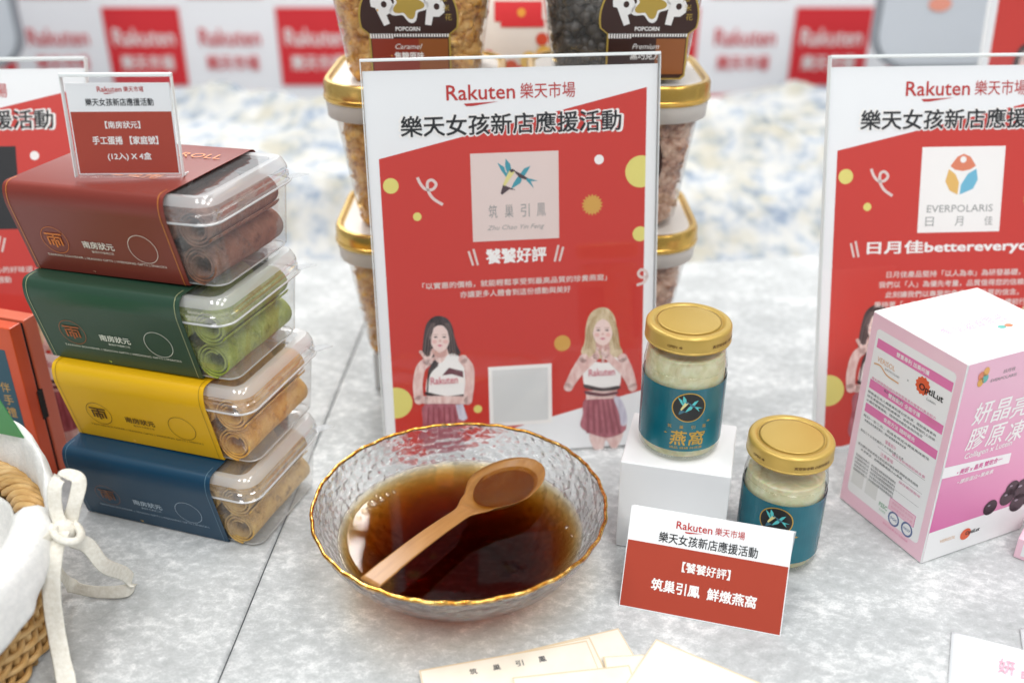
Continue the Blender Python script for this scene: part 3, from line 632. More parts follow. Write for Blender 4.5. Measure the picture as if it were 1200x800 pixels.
t = thing('glass_bowl', 'clear hammered glass bowl with wavy gold rim, full of brown soup', 'bowl', Matrix.Translation(bc))
outer = [(.030, .0008), (.044, .0012), (.050, .004), (.062, .0125), (.074, .0235), (.084, .035), (.0915, .047), (.0952, .0562)]
inner = [(.0930, .0560), (.0890, .0465), (.0815, .0352), (.0715, .0245), (.0595, .0145), (.046, .0075), (.030, .0055), (.0, .0055)]
def dens(pr, k=6):
    q = spline([(a, b, 0) for a, b in pr], k); return [(p.x, p.y) for p in q]
NB = 180; v, f = [], []
def bowl_rings(pr, amp):
    rr = []
    for (r_, z) in dens(pr):
        rr.append([((r_ + amp * ham(2 * math.pi * j / NB, z) + (.00035 * math.sin(j * 2 * math.pi / NB * 26 + 1.5 * math.sin(j * .11)) * max(0, (z - .04) / .016))) * math.cos(2 * math.pi * j / NB), (r_ + amp * ham(2 * math.pi * j / NB, z) + (.00035 * math.sin(j * 2 * math.pi / NB * 26 + 1.5 * math.sin(j * .11)) * max(0, (z - .04) / .016))) * math.sin(2 * math.pi * j / NB), z)
                   for j in range(NB)])
    return rr
v, f = loft([[(0, 0, .0008)] * NB] + bowl_rings(outer, 1.3) + bowl_rings(inner, 1.3), False, False)
bowl = mk('bowl_wall', v, f, GLASS, t, smooth=True); bowl.data.materials.append(GLASS2)
for q in bowl.data.polygons:
    if q.center.z < .032: q.material_index = 1
rim = []
for j in range(NB * 2):
    a = math.pi * j / NB; r_ = .0941 + .00035 * math.sin(a * 26 + 1.5 * math.sin(j * .055)) + .0003 * noise.noise(Vector((math.cos(a) * 30, math.sin(a) * 30, 2))); rim.append((r_ * math.cos(a), r_ * math.sin(a), .0563 + .0006 * noise.noise(Vector((math.cos(a) * 14, math.sin(a) * 14, 0)))))
RIMG = mottle(mat('gilt_rim', 'c98f35', .22, 1.0), [(.35, 'a8671f'), (.5, 'd09a45'), (.65, 'f0cf86')], 260, 4)
tube('gold_rim', rim, .00125, RIMG, t, n=8, closed=True)
# soup: a closed body of liquid, darker where it is deep
SOUP = bpy.data.materials.new('brown_soup'); SOUP.use_nodes = True; n, l = SOUP.node_tree.nodes, SOUP.node_tree.links; n.remove(n['Principled BSDF'])
tr = n.new('ShaderNodeBsdfTransparent'); gl = n.new('ShaderNodeBsdfGlossy'); gl.inputs['Roughness'].default_value = .01; fr, fo = schlick(n, l, 1.34)
mx = n.new('ShaderNodeMixShader'); l.new(fo, mx.inputs[0]); l.new(tr.outputs[0], mx.inputs[1]); l.new(gl.outputs[0], mx.inputs[2]); l.new(mx.outputs[0], n['Material Output'].inputs['Surface'])
va = n.new('ShaderNodeVolumeAbsorption'); va.inputs['Color'].default_value = (.81, .575, .03, 1); va.inputs['Density'].default_value = 250; l.new(va.outputs[0], n['Material Output'].inputs['Volume'])
SZ = .0335
sp = [p for p in dens(inner, 8) if p[1] < SZ - .0003]
rs = [(.0797, SZ)] + [(max(0, r_ - .0005), z + .0003) for r_, z in sp]
body = [[(r_ * math.cos(2 * math.pi * j / 96), r_ * math.sin(2 * math.pi * j / 96), z) for j in range(96)] for r_, z in rs]
top = [[(r_ * math.cos(2 * math.pi * j / 96), r_ * math.sin(2 * math.pi * j / 96), SZ + h_) for j in range(96)] for r_, h_ in ((0, 0), (.03, 0), (.06, 0), (.072, 0), (.0765, .0001), (.0785, .0004), (.0802, .0011))]
v, f = loft(top + body, False, False)
bm = bmesh.new(); vs = [bm.verts.new(p) for p in v]
for q in f: bm.faces.new([vs[i] for i in q])
bmesh.ops.remove_doubles(bm, verts=bm.verts[:], dist=1e-6); bmesh.ops.recalc_face_normals(bm, faces=bm.faces[:])
soup = from_bm('soup', bm, SOUP, None, Matrix.Translation(bc), smooth=True); tag(soup, 'dark brown amber edged soup filling the glass bowl', 'soup')
# spoon
WOOD = mottle(mat('tan_wood', 'c08a4c', .36, 0, .4), [(.35, '8e6230'), (.5, '986a36'), (.7, 'a2743e')], 30, 5, mapping=(1.2, 9, 6))
tipP, endP = Vector((.0165, .5865, .0455)), Vector((-.0835, .4525, .0505))
ex = (tipP - endP); LS = ex.length; ex.normalize(); ey = Vector((-ex.y, ex.x, 0)).normalized()
MS = frame(endP, ex, ey)
def hw(s):                                        # half width along the spoon, s = 0 handle end, 1 tip
    if s < .5: return .0058 + .0014 * (1 - s / .5) ** 1.0 + (.0006 * math.sin(s * 6) if s < .1 else 0)
    if s < .62: k = (s - .5) / .12; k = k * k * (3 - 2 * k); return .0058 + (.0126 - .0058) * k
    k = (s - .62) / .38; e_ = (k - .40) / .60 if k > .40 else (k - .40) / 1.1
    return max(.0004, .0232 * math.sqrt(max(0, 1 - e_ * e_))) if k > .40 else .0126 + (.0232 - .0126) * math.sin(k / .40 * math.pi / 2)
def dip(s):
    if s < .56: return 0
    k = (s - .56) / .44; return .0105 * math.sin(min(1, k * 1.02) * math.pi) ** .8
NSx, NC = 60, 14; rings = []
for i in range(NSx + 1):
    s = 1 - (1 - i / NSx) ** 1.15; w_ = hw(s); d = dip(s); z0 = .0035 * math.sin(s * math.pi) * 0; topc, bot = [], []
    arch = .004 * math.sin(min(1, s / .6) * math.pi)
    for k in range(NC + 1):
        y = -1 + 2 * k / NC; bowl_ = -d * (1 - y * y) ** .9
        topc.append((s * LS, y * w_, arch * .6 + bowl_)); thick = .0026 if s < .5 else .0019
        bot.append((s * LS, y * w_ * .97, arch * .6 + bowl_ - thick * (.45 + .55 * (1 - y * y) ** .5)))
    rings.append(topc + bot[::-1])
v, f = loft(rings); spoon = mk('spoon', v, f, WOOD, None, MS, True); spoon.data.polygons[-1].use_smooth = False
tag(spoon, 'tan wooden spoon lying across the soup in the glass bowl', 'spoon')
# soup held in the spoon
pts = []
for i in range(40):
    a = 2 * math.pi * i / 40; cxs, rx, ry = .795 * LS, .172 * LS, .0192
    pts.append((cxs + rx * math.cos(a), ry * math.sin(a) * (1 + .12 * math.cos(a)), -.0036))
AMB = clear('amber_soup', tint=(.74, .62, .30), ior=1.34, rough=.01)
bm = bmesh.new(); vs = [bm.verts.new(p) for p in pts]; bm.faces.new(vs); r_ = bmesh.ops.extrude_face_region(bm, geom=bm.faces[:])
for q in r_['geom']:
    if isinstance(q, bmesh.types.BMVert): q.co = Vector((.795 * LS + (q.co.x - .795 * LS) * .93, q.co.y * .93, -.0050))
tag(from_bm('spoon_soup', bm, AMB, None, MS), 'small pool of amber soup held in the wooden spoon', 'soup')
# bubbles on the surface
for k, (u_, v_, r_) in enumerate(((437, 591, .0040), (447, 586, .0030), (428, 599, .0027), (454, 580, .0022), (421, 607, .0019), (441, 582, .0017), (415, 616, .0015), (462, 577, .0014), (664, 618, .0016), (670, 628, .0012))):
    dx, dy = at(u_, v_, SZ).x - bc.x, at(u_, v_, SZ).y - bc.y
    v, f = loft([[(r_ * math.cos(e_) * math.cos(2 * math.pi * j / 16), r_ * math.cos(e_) * math.sin(2 * math.pi * j / 16), r_ * .7 * math.sin(e_)) for j in range(16)] for e_ in (0, .35, .7, 1.05, 1.35)], False, True)
    mk('bubble', v, f, MATS.get('bub') or MATS.setdefault('bub', clear('bubble_film', ior=2.4, rough=.02, tint=(.93, .88, .78))), soup, Matrix.Translation((dx, dy, SZ + .0003)), True)

# ================================================================== JARS AND RISER
RIS = .07
rc = Vector((.1149, .5705, 0))
ris = bevel_box('display_riser', (-.0362, -.0320, 0), (.0362, .0320, RIS), mat('riser_white', 'e6e7e8', .35), bev=.0012, seg=3); ris.matrix_world = Matrix.Translation(rc) @ Matrix.Rotation(R(-14.5), 4, 'Z')
tag(ris, 'plain white square riser under the taller standing jar', 'riser')
JR = .0272
JGLASS = clear('jar_glass', tint=(.97, .98, .965), ior=1.75, rough=.01, bump=(45, .08, .002, 'noise'))
NEST = mottle(mat('nest_jelly', 'd6d2b0', .35, 0, .4, Subsurface_Weight=.7, Subsurface_Scale=.012), [(.3, 'c2bd94'), (.5, 'd3cfaa'), (.7, 'e2dfc6')], 45, 4, .55, bump=.05, bscale=120, dist=3)
TEAL = mottle(mat('label_teal', '0d6474', .22, 0, .6), [(.3, '0b5c6c'), (.7, '12707f')], 25, 3)
TEALD = mat('label_dark_text', '9aa35a', .4); LGOLD = mat('label_gold', 'c9a24a', .38, .55); LBLACK = mat('label_black', '17181a', .35); TURQ = mat('print_turquoise', '59c3c4', .4)
LIDG = mottle(mat('lid_gold', 'cfa650', .32, .35), [(.3, 'bd9c4c'), (.7, 'c9ac5e')], 12, 2); LIDINK = mat('lid_ink', '6f4f14', .4)
def label_warp(x, y, z): r_ = JR + .0004 + z; return (r_ * math.sin(x / JR), -r_ * math.cos(x / JR), y)
def lid_warp(x, y, z): r_ = .02775 + z; return (r_ * math.sin(x / .02775), -r_ * math.cos(x / .02775), y)
def jar(label, M, yaw, lidyaw, fill):
    t = thing('nest_jar', label, 'jar', M @ Matrix.Rotation(yaw, 4, 'Z'), 'gold lidded bird nest jars')
    outp = [(0, .0012), (.020, .0008), (.0235, .0002), (.0258, .0016), (.0268, .0045), (JR, .0085), (JR, .0585), (.0270, .0640), (.0260, .0705), (.0249, .0765), (.0247, .0790), (.0243, .0850), (.0243, .0905)]
    v, f = loft(lathe(dens(outp, 4), 72), False, False); mk('glass', v, f, JGLASS, t, smooth=True)
    inn = [(0, .0030), (.0225, .0030), (.0252, .0055), (.0259, .010), (.0259, .0560 * fill), (.0254, .0650 * fill), (.0246, .0700 * fill), (.0225, .0722 * fill), (.0, .0718 * fill)]
    v, f = loft(lathe(dens(inn, 3), 56), False, False)
    mk('contents', v, f, NEST, t, smooth=True)
    # label wrapped round the glass
    kw = dict(warp=label_warp, step=(.0022, 0))
    lab = rect('label', -.072, .0095, .072, .0560, TEAL, t, 0, **kw)
    ring = circ(0, .0430, .0108, n=48); poly('emblem_ring', ring, LGOLD, lab, 2, **kw); poly('emblem_disc', circ(0, .0430, .0101, n=48), LBLACK, lab, 3, **kw)
    swallow_pair(lab, -.0010, .0423, .000102, 5, body=TURQ, dark=mat('print_slate', '3d6d80', .4), yel=mat('print_straw', 'd9cf8f', .4), **kw)
    for i, ch in enumerate('筑巢引鳳'): text(ch, -.0112 + i * .0075, .0283, LGOLD, lab, w=.0026, h=.0026, layer=2, **kw)
    for i, ch in enumerate('燕窩'): text(ch, -.0052 + i * .0122, .0198, LGOLD, lab, w=.0108, h=.0112, layer=2, bold=.022, shear=.08, **kw)
    text('燉品 滋補 純燕盞', .0004, .0124, LGOLD, lab, w=.0215, h=.0019, layer=2, **kw)
    for (a, b_, s) in ((.0142, .0316, 1), (-.0135, .0226, .8)): poly('small_bird', [(a - .0014 * s, b_), (a, b_ + .0010 * s), (a + .0006 * s, b_ + .0002 * s), (a + .0018 * s, b_ + .0004 * s), (a, b_ - .0006 * s)], LGOLD, lab, 2, **kw)
    for i in range(7): text('品名成分淨重保存期限'[i:i + 3] + '天然燕窩冰糖水', .0475,   .0515 - i * .0034, TEALD, lab, w=.019, h=.0016, layer=2, **kw)
    rect('date_box', .0385, .0120, .0580, .0195, PWHITE, lab, 2, **kw); text('2024.12', .048, .0158, GREYP, lab, w=.014, h=.003, layer=3, **kw)
    # lid
    lidp = [(.0262, 0.0802), (.0276, 0.0804), (.0279, 0.0816), (.0277, 0.0822), (.0276, 0.0895), (.0272, 0.0912), (.0260, 0.0922), (.0236, 0.0924), (.0222, 0.0918), (.0216, 0.0913), (.0208, 0.0912), (.0200, 0.0918), (.0192, 0.0922), (.0, 0.0922)]
    v, f = loft(lathe(dens(lidp, 3), 72), True, False); ld = mk('lid', v, f, LIDG, t, smooth=True)
    kw = dict(warp=lid_warp, step=(.002, 0)); rot = Matrix.Rotation(lidyaw, 4, 'Z')
    text('OPEN', -.014, .0855, LIDINK, ld, w=.0065, h=.0018, layer=2, M=rot, bold=.03, **kw); poly('arrow', [(-.0095, .0850), (-.0085, .0850), (-.0085, .0843), (-.0072, .0855), (-.0085, .0867), (-.0085, .0860), (-.0095, .0860)], LIDINK, ld, 2, M=rot, **kw)
    text('真空安全鈕 凸起勿食用', .025, .0855, LIDINK, ld, w=.026, h=.0022, layer=2, M=rot, bold=.03, **kw)
    return t
jar('gold lidded jar of bird nest standing up on the white riser', Matrix.Translation((.1138, .5735, RIS)), R(-1), 0, 1.02)
jar('gold lidded jar of bird nest on the table, partly behind the price card', Matrix.Translation((.1815, .5445, .0004)), R(-22), R(-12), .92)

# ================================================================== PINK CARTON
CA = R(24); K = Vector((.2768, .5288, 0)); e2 = Vector((math.cos(CA), math.sin(CA), 0)); e1 = Vector((math.sin(CA), -math.cos(CA), 0)); FL = .0821; BHt = .1541; FR = .0935
t = thing('pink_carton', 'pink and white carton standing at the right with dark berries on its front', 'box', Matrix.Translation(K))
PB = mat('carton_blush', 'eeb9cd', .4); PB_ = mottle(PB, [(.3, 'eec0d0'), (.7, 'f2d2dc')], 14, 2); CW = mat('carton_white', 'eeeeee', .38)
MAG = mat('carton_magenta', 'd9559f', .4)
def grad(m, c0, c1, c2):
    n, l, b = nodes(m); tc = n.new('ShaderNodeTexCoord'); sx = n.new('ShaderNodeSeparateXYZ'); l.new(tc.outputs['Object'], sx.inputs[0])
    a = n.new('ShaderNodeMath'); a.operation = 'MULTIPLY_ADD'; l.new(sx.outputs['Y'], a.inputs[0]); a.inputs[1].default_value = 6.2; a.inputs[2].default_value = 0
    q = n.new('ShaderNodeMath'); q.operation = 'MULTIPLY_ADD'; l.new(sx.outputs['X'], q.inputs[0]); q.inputs[1].default_value = 3.0; l.new(a.outputs[0], q.inputs[2])
    r = n.new('ShaderNodeValToRGB'); e = r.color_ramp.elements; e.new(.5)
    for k, (p, cc) in zip(e, ((.12, c0), (.45, c1), (.95, c2))): k.position = p; k.color = lin(cc)
    l.new(q.outputs[0], r.inputs[0]); l.new(r.outputs[0], b.inputs['Base Color'])
grad(MAG, 'd25c9e', 'de92b8', 'e6b6ca')
bm = bmesh.new()
c4 = [Vector((0, 0, 0)), e2 * FR, e2 * FR - e1 * FL, -e1 * FL]
vs = [bm.verts.new(p) for p in c4] + [bm.verts.new(p + Vector((0, 0, BHt))) for p in c4]
for q in ((3, 2, 1, 0), (4, 5, 6, 7), (0, 1, 5, 4), (1, 2, 6, 5), (2, 3, 7, 6), (3, 0, 4, 7)): bm.faces.new([vs[i] for i in q])
bmesh.ops.bevel(bm, geom=bm.edges[:], offset=.0006, segments=2, affect='EDGES'); from_bm('carton', bm, CW, t)
ML = frame(-e1 * FL, e1, (0, 0, 1)); MR = frame((0, 0, 0), e2, (0, 0, 1)); MLw = Matrix.Translation(K) @ ML; MRw = Matrix.Translation(K) @ MR
fl = rect('side_print', .0008, .0008, FL - .0008, BHt - .0008, PB, t, 1, ML)
HOT = mat('carton_hot_pink', 'e27aae', .4); HOTT = mat('carton_pink_text', 'dd86a8', .4); SEAL = mat('seal_blue', '5a6c98', .4); FGREEN = mat('mark_green', '8db79a', .4); DGREY = mat('ink_grey', '55585c', .4)
poly('white_panel', [(p[0] + FL / 2, p[1] + .078) for p in rrect(FL - .0125, .132, .003, 0)], CW, t, 2, ML)
Lx = lambda u, v: px(MLw, u, v)
def bar(v_l, s, hh=.0068):
    y = Lx(*v_l)[1]; rect('title_bar', .0085, y - hh / 2, FL - .0072, y + hh / 2, HOT, t, 3, ML); text(s, FL * .5, y, PWHITE, t, w=.029, h=.0034, layer=4, M=ML, bold=.02)
def line(y, s, x0, x1, m=DGREY, h=.0021): text(s, (x0 + x1) / 2, y, m, t, w=x1 - x0, h=h, layer=4, M=ML)
yb = [Lx(1030, 402)[1], Lx(1020, 448)[1], Lx(1014, 477)[1]]
bar((1030, 402), '雙重專利 加乘呵護'); bar((1016, 446), '雙效配方 全面守護'); bar((1010, 473), '食用方法 隨時補充')
y0 = yb[0]
o_ = mat('mark_apricot', 'd9a878', .4); text('VERISOL', .0195, y0 - .0108, o_, t, w=.0165, h=.0036, layer=4, M=ML)
stroke('swoosh', [(p.x, p.y) for p in spline([(.009, y0 - .0155, 0), (.015, y0 - .0148, 0), (.022, y0 - .0185, 0), (.033, y0 - .0190, 0)], 6)], .0011, o_, t, 4, ML); text('BIOACTIVE COLLAGEN', .026, y0 - .0148, DGREY, t, w=.013, h=.0014, layer=4, M=ML)
text('×', .040, y0 - .013, GREYP, t, w=.0016, h=.0016, layer=4, M=ML)
ob = mat('mark_vermilion', 'dd5a30', .4); gx, gy = .0525, y0 - .0105; gear = []
for i in range(48): r_ = .0062 if (i // 2) % 2 else .0055; gear.append((gx + r_ * math.cos(i * math.pi / 24), gy + r_ * 1.05 * math.sin(i * math.pi / 24)))
poly('orange_burst', gear, ob, t, 4, ML); text('OptiLut', .0600, gy - .0016, BLACK, t, w=.0205, h=.0062, layer=5, M=ML, bold=.03); text('Lutein', .0615, gy - .0066, DGREY, t, w=.0075, h=.0018, layer=5, M=ML)
line(y0 - .0265, '專利膠原胜肽結合萃取葉黃素的雙專利黃金配方', .0095, .068, HOTT); line(y0 - .0300, '每日一包輕鬆補給', .022, .040); line(y0 - .0300, '美麗有感', .060, .0705, HOTT)
y1 = Lx(1016, 446)[1]
for i, s in enumerate(('膠原蛋白為人體重要的蛋白質來源，搭配葉黃素與', '維生素幫助維持肌膚彈潤，使用手機電腦的上班族', '必備的營養補給，隨時隨地輕鬆食用好吸收')): line(y1 - .0065 - i * .0033, s, .0085, .071 - .01 * (i == 2))
y2 = Lx(1010, 473)[1]
line(y2 - .0065, '每日一至二包，直接食用或冷藏後風味更佳', .0085, .070); line(y2 - .0098, '本產品含有膠原蛋白，開封後請儘速食用完畢', .010, .050)
line(y2 - .0150, '營養成分', .032, .042, HOTT, .003); line(y2 - .0188, '每包三十公克熱量四十大卡蛋白質三公克', .0085, .050); line(y2 - .0205, '碳水化合物脂肪鈉含量', .040, .070, HOTT)
line(y2 - .0262, '注意事項', .030, .042, HOTT, .003); line(y2 - .0300, '請勿置於高溫或陽光直射處孕婦及哺乳期婦女請先諮詢', .0085, .066); line(y2 - .0333, '多食無益，吞嚥困難者請小心食用', .012, .052); line(y2 - .0366, '保存期限兩年', .050, .070, HOTT)
for i in range(5): line(y2 - .0395 - i * .0030, '製造廠商股份有限公司', .0085, .022); line(y2 - .0395 - i * .0030, '地址電話消費者服務專線網址', .024, .048)
for i in range(3): rect('divider', .026, y2 - .0225 - i * .0110, .0705, y2 - .0227 - i * .0110, GREYP, t, 3, ML)
rect('pink_note', .0460, .0220, .0700, .0315, HOT, t, 3, ML); rect('pink_note_inset', .0464, .0224, .0696, .0311, PB, t, 4, ML); line(.0287, '通過食品安全檢驗', .048, .068, HOTT); line(.0250, '投保責任險三千萬', .048, .068, HOTT)
for x in (.0085, .0225): rect('code_field', x, .0200, x + .0115, .0330, mat('code_white', 'dcdcda', .5), t, 3, ML)
text('FSSC', .0415, .0205, FGREEN, t, w=.008, h=.0035, layer=4, M=ML, bold=.03); text('22000', .0415, .0165, FGREEN, t, w=.006, h=.0018, layer=4, M=ML)
for x, s in ((.0525, 'SGS'), (.0650, 'HACCP')): stroke('seal_ring', circ(x, .0170, .0045, .0050, 32), .0013, SEAL, t, 4, ML, True); text(s, x, .0170, SEAL, t, w=.006, h=.002, layer=4, M=ML, bold=.02)
line(.0085, '有效日期標示於包裝底部', .044, .068, HOTT, .0018)
# front with the product name
Rx = lambda u, v: px(MRw, u, v)
rect('front_print', .0008, .0008, FR - .0008, BHt - .0008, MAG, t, 1, MR)
a, b_ = Rx(1090, 624), Rx(1190, 590); m_ = (b_[1] - a[1]) / (b_[0] - a[0])
poly('white_base', [(.0008, .0008), (FR - .0008, .0008), (FR - .0008, a[1] + m_ * (FR - a[0])), (.0008, a[1] - m_ * a[0])], CW, t, 2, MR)
def rt(s, u, v, w, h, m=PWHITE, bold=.02, shear=.18, layer=4): p = Rx(u, v); text(s, p[0], p[1], m, t, w=w, h=h, layer=layer, M=MR, bold=bold, shear=shear)
p = Rx(1169, 494); 
for i, ch in enumerate('妍晶亮'):
    q = Rx(1152 + 22 * i, 483 - 4 * i); text(ch, q[0], q[1], PWHITE, t, w=.0165, h=.0165, layer=4, M=MR, bold=.012, shear=.15)
for i, ch in enumerate('膠原凍'):
    q = Rx(1144 + 23 * i, 513 - 4.5 * i); text(ch, q[0], q[1], PWHITE, t, w=.0165, h=.0160, layer=4, M=MR, bold=.012, shear=.15)
rt('Collagen x Lutein', 1158, 527, .042, .0058, bold=.015)
a, b_, c_, d_ = Rx(1106, 548), Rx(1185, 530), Rx(1182, 542), Rx(1103, 561); poly('banner', [d_, c_, b_, a], CW, t, 3, MR)
rt('• 美妍 x 晶亮 雙效合一', 1148, 545, .040, .0044, mat('carton_magenta_text', 'd65a9c', .4), .02, .1, 5); rt('• 膠原蛋白+葉黃素', 1143, 558, .032, .0036, bold=.015)
q = Rx(1153, 442); 
for (dx, dy, m_c) in ((-.0028, .0016, 'd98262'), (.0008, .0040, 'dfa65a'), (.0012, -.0010, '64b0a8'), (-.0022, -.0030, 'd9a24e')): poly('logo_petal', circ(q[0] + dx, q[1] + dy, .0026, .0032, 14), mat('petal_' + m_c, m_c, .4), t, 4, MR)
rt('日月佳', 1183, 433, .010, .0028, GREYP, 0, 0); rt('EVERPOLARIS', 1176, 442, .022, .0022, GREYP, 0, 0)
BER = mat('berry_black', '1e1a22', .3); BEH = mat('berry_shine', '8d8894', .3)
for (u, v, r_) in ((1160, 594, .0062), (1180, 582, .0068), (1192, 588, .0075), (1197, 572, .0085), (1210, 580, .009), (1186, 571, .006)):
    q = Rx(u, v); poly('berry', circ(q[0], q[1], r_, n=24), BER, t, 5, MR); poly('berry_shine', circ(q[0] - r_ * .3, q[1] + r_ * .35, r_ * .22, r_ * .12, 12), BEH, t, 6, MR)
rt('VERISOL', 1110, 631, .014, .0026, o_, 0, 0, 5); q = Rx(1131, 625); poly('orange_burst', circ(q[0], q[1], .0048, n=20), ob, t, 5, MR); rt('OptiLut', 1139, 622, .013, .0042, BLACK, .03, .1, 6)
MT = Matrix.Translation((0, 0, BHt)) @ frame((0, 0, 0), e2, -e1); MTw = Matrix.Translation(K) @ MT
q = px(MTw, 1140, 380); text('妍晶亮膠原凍', q[0], q[1], mat('carton_foil_pink', 'e8b4c8', .35), t, w=.055, h=.011, layer=2, M=MT @ Matrix.Identity(4), bold=.01, rot=math.pi)
q = px(MTw, 1178, 382)
for (dx, m_c) in ((-.003, '64b0a8'), (.003, 'd98262')): poly('logo_petal', circ(q[0] + dx, q[1], .0032, .0022, 14), MATS['petal_' + m_c], t, 2, MT)
# a second carton just inside the right edge
K2 = at(1187, 652); t2 = thing('pink_carton', 'corner of a second pink carton at the right edge before the berry carton', 'box', Matrix.Translation(K2) @ Matrix.Rotation(R(-38), 4, 'Z'))
bevel_box('carton', (0, 0, 0), (.10, .10, .016), PB, t2, bev=.0007); rect('white_panel', .004, .003, .096, .013, CW, t2, 2, frame((0, 0, 0), (1, 0, 0), (0, 0, 1)))

# ================================================================== CARDS AND SACHETS AT THE FRONT
CREAM = mottle(mat('cream_card', 'e4ded2', .55), [(.3, 'e2dacb'), (.7, 'e8e2d6')], 40, 3); CEDGE = mat('kraft_edge', 'd8c3a0', .6)
def card(label, corner, ang, w, h, z, words=None):
    M = Matrix.Translation((corner[0], corner[1], z)) @ Matrix.Rotation(R(ang), 4, 'Z')      # corner = far left corner, card comes towards the camera
    t = thing('paper_card', label, 'card', M, 'cream cards fanned out at the front')
    bevel_box('sheet', (0, -h, 0), (w, 0, .0007), CREAM, t, bev=.0001, seg=1)
    stroke('edge_line', [(.0006, -.0006), (w - .0006, -.0006), (w - .0006, -h + .0006), (.0006, -h + .0006)], .0011, CEDGE, t, 1, Matrix.Translation((0, 0, .0007)), True)
    if words:
        for i, ch in enumerate(words): text(ch, w * .30 + i * w * .135, -.0085, DGREY, t, w=.0046, h=.0046, layer=2, M=Matrix.Translation((0, 0, .0007)), bold=.02)
card('cream card peeking out behind the lettered one, at the left of the fan', at(562, 776), 18, .09, .055, .0004)
card('cream card whose far corner shows highest behind the lettered one', at(590, 770), 16, .055, .055, .0013)
card('cream card with four dark characters along its far edge', at(491, 789), 13.5, .1035, .06, .0022, '筑巢引鳳')
card('narrow cream card between the lettered one and the large right one', at(706, 774), 4, .026, .055, .0031)
card('cream card laid flat over the lower edge of the lettered one', at(600, 800), 8, .07, .05, .0040)
card('large tilted cream card at the right end of the fan', at(768, 756), -32, .085, .055, .0049)
SACH = mat('sachet_white', 'e9edf0', .3); SPK = mat('sachet_pink', 'd7a3b4', .4)
def sachet(label, corner, ang, w, h):
    M = Matrix.Translation((corner[0], corner[1], .0006)) @ Matrix.Rotation(R(ang), 4, 'Z'); nx, ny = 26, 18; v, f = [], []
    for side in (1, 0):
        for j in range(ny):
            for i in range(nx):
                a, b = i / (nx - 1), j / (ny - 1); e_ = min(1, min(a, 1 - a) * w / .008) * min(1, min(b, 1 - b) * h / .006)
                z = .0008 + .0052 * e_ ** .8 * (math.sin(a * math.pi) ** .3) + .0004 * noise.noise(Vector((a * 9, b * 7, w * 50))) * e_ if side else 0
                v.append((a * w, -b * h, z))
    N = nx * ny
    for j in range(ny - 1):
        for i in range(nx - 1):
            q = (j * nx + i, j * nx + i + 1, (j + 1) * nx + i + 1, (j + 1) * nx + i); f.append(q[::-1]); f.append(tuple(N + k for k in q))
    per = [i for i in range(nx)] + [j * nx + nx - 1 for j in range(1, ny)] + [(ny - 1) * nx + i for i in range(nx - 2, -1, -1)] + [j * nx for j in range(ny - 2, 0, -1)]
    for k in range(len(per)): a, b = per[k], per[(k + 1) % len(per)]; f.append((a, b, N + b, N + a))
    t = thing('sachet', label, 'sachet', M, 'white sachets at the front'); mk('pouch', v, f, SACH, t, smooth=True)
    for i, ch in enumerate('妍晶亮'): text(ch, .030 + i * .012, -h * .5, SPK, t, w=.0095, h=.013, M=Matrix.Translation((0, 0, .0064)), bold=.02, layer=2, shear=.1)
sachet('white sachet with pink characters at the lower right corner', at(1115, 741), -24, .09, .05)
sachet('sliver of a white sachet at the right edge above the other sachet', at(1195, 737), -20, .09, .04)

# ================================================================== POPCORN TUBS BEHIND THE MIDDLE SIGN
TUB_P, TUB_Y, TUB_Z = .118, .809, .036
TUBP = clear('clear_tub', ior=1.45, rough=.05, haze=.09, hazecol=(.95, .93, .9), bump=(30, .15, .002, 'noise'))
FROST = mat('frosted_collar', 'e9e2da', .4, Transmission_Weight=.25); LIDGOLD = mottle(mat('tub_gold', 'c79a34', .25, .8), [(.3, 'c69c44'), (.7, 'e0be72')], 14, 2)
def popcorn_mesh(seed, sc=1.):
    rn = random.Random(seed); bmI = bmesh.new(); bmesh.ops.create_icosphere(bmI, subdivisions=2, radius=1); V0 = [v.co.copy() for v in bmI.verts]; F0 = [tuple(v.index for v in q.verts) for q in bmI.faces]; bmI.free(); V, F = [], []
    for k in range(640):
        z = .004 + rn.random() * .106; hf = .0515 + .014 * z / .1115; s = rn.choice((0, 0, 0, 1, 3, 2)); r_ = sc * rn.uniform(.0052, .0085); u = rn.uniform(-1, 1) * (hf - r_ * 1.2); d = hf - r_ * 1.22 - .0008 - rn.random() * .003
        p = [(u, -d), (d, u), (u, d), (-d, u)][s]; off = Vector((rn.random() * 50, rn.random() * 50, rn.random() * 50)); b = len(V)
        cr = max(0, abs(u) + d - 2 * hf + .034) * .42; p = (p[0] * (1 - cr / hf), p[1] * (1 - cr / hf))
        for q in V0:
            w = .95 + .75 * abs(noise.noise(q * 1.5 + off)) + .5 * noise.noise(q * 2.4 + off * 2) + .15 * noise.noise(q * 5 + off); V.append((p[0] + q.x * r_ * w, p[1] + q.y * r_ * w, z + q.z * r_ * w))
        F += [tuple(i + b for i in f_) for f_ in F0]
    v, f = loft([rrect(.082 + .02 * k / 3, .082 + .02 * k / 3, .012, .004 + .036 * k) for k in range(4)]); b = len(V); V += v; F += [tuple(i + b for i in q) for q in f]
    me = bpy.data.meshes.new('popcorn'); me.from_pydata(V, [], F); me.materials.append(None)
    for q in me.polygons: q.use_smooth = True
    return me
PCM = popcorn_mesh(3); PCS = popcorn_mesh(5, .72)
def pc(name, a, b, d): return mottle(mat(name, a, .34, 0, .5), [(.34, d), (.45, a), (.62, b)], 110, 6, .6, bump=.4, bscale=200)
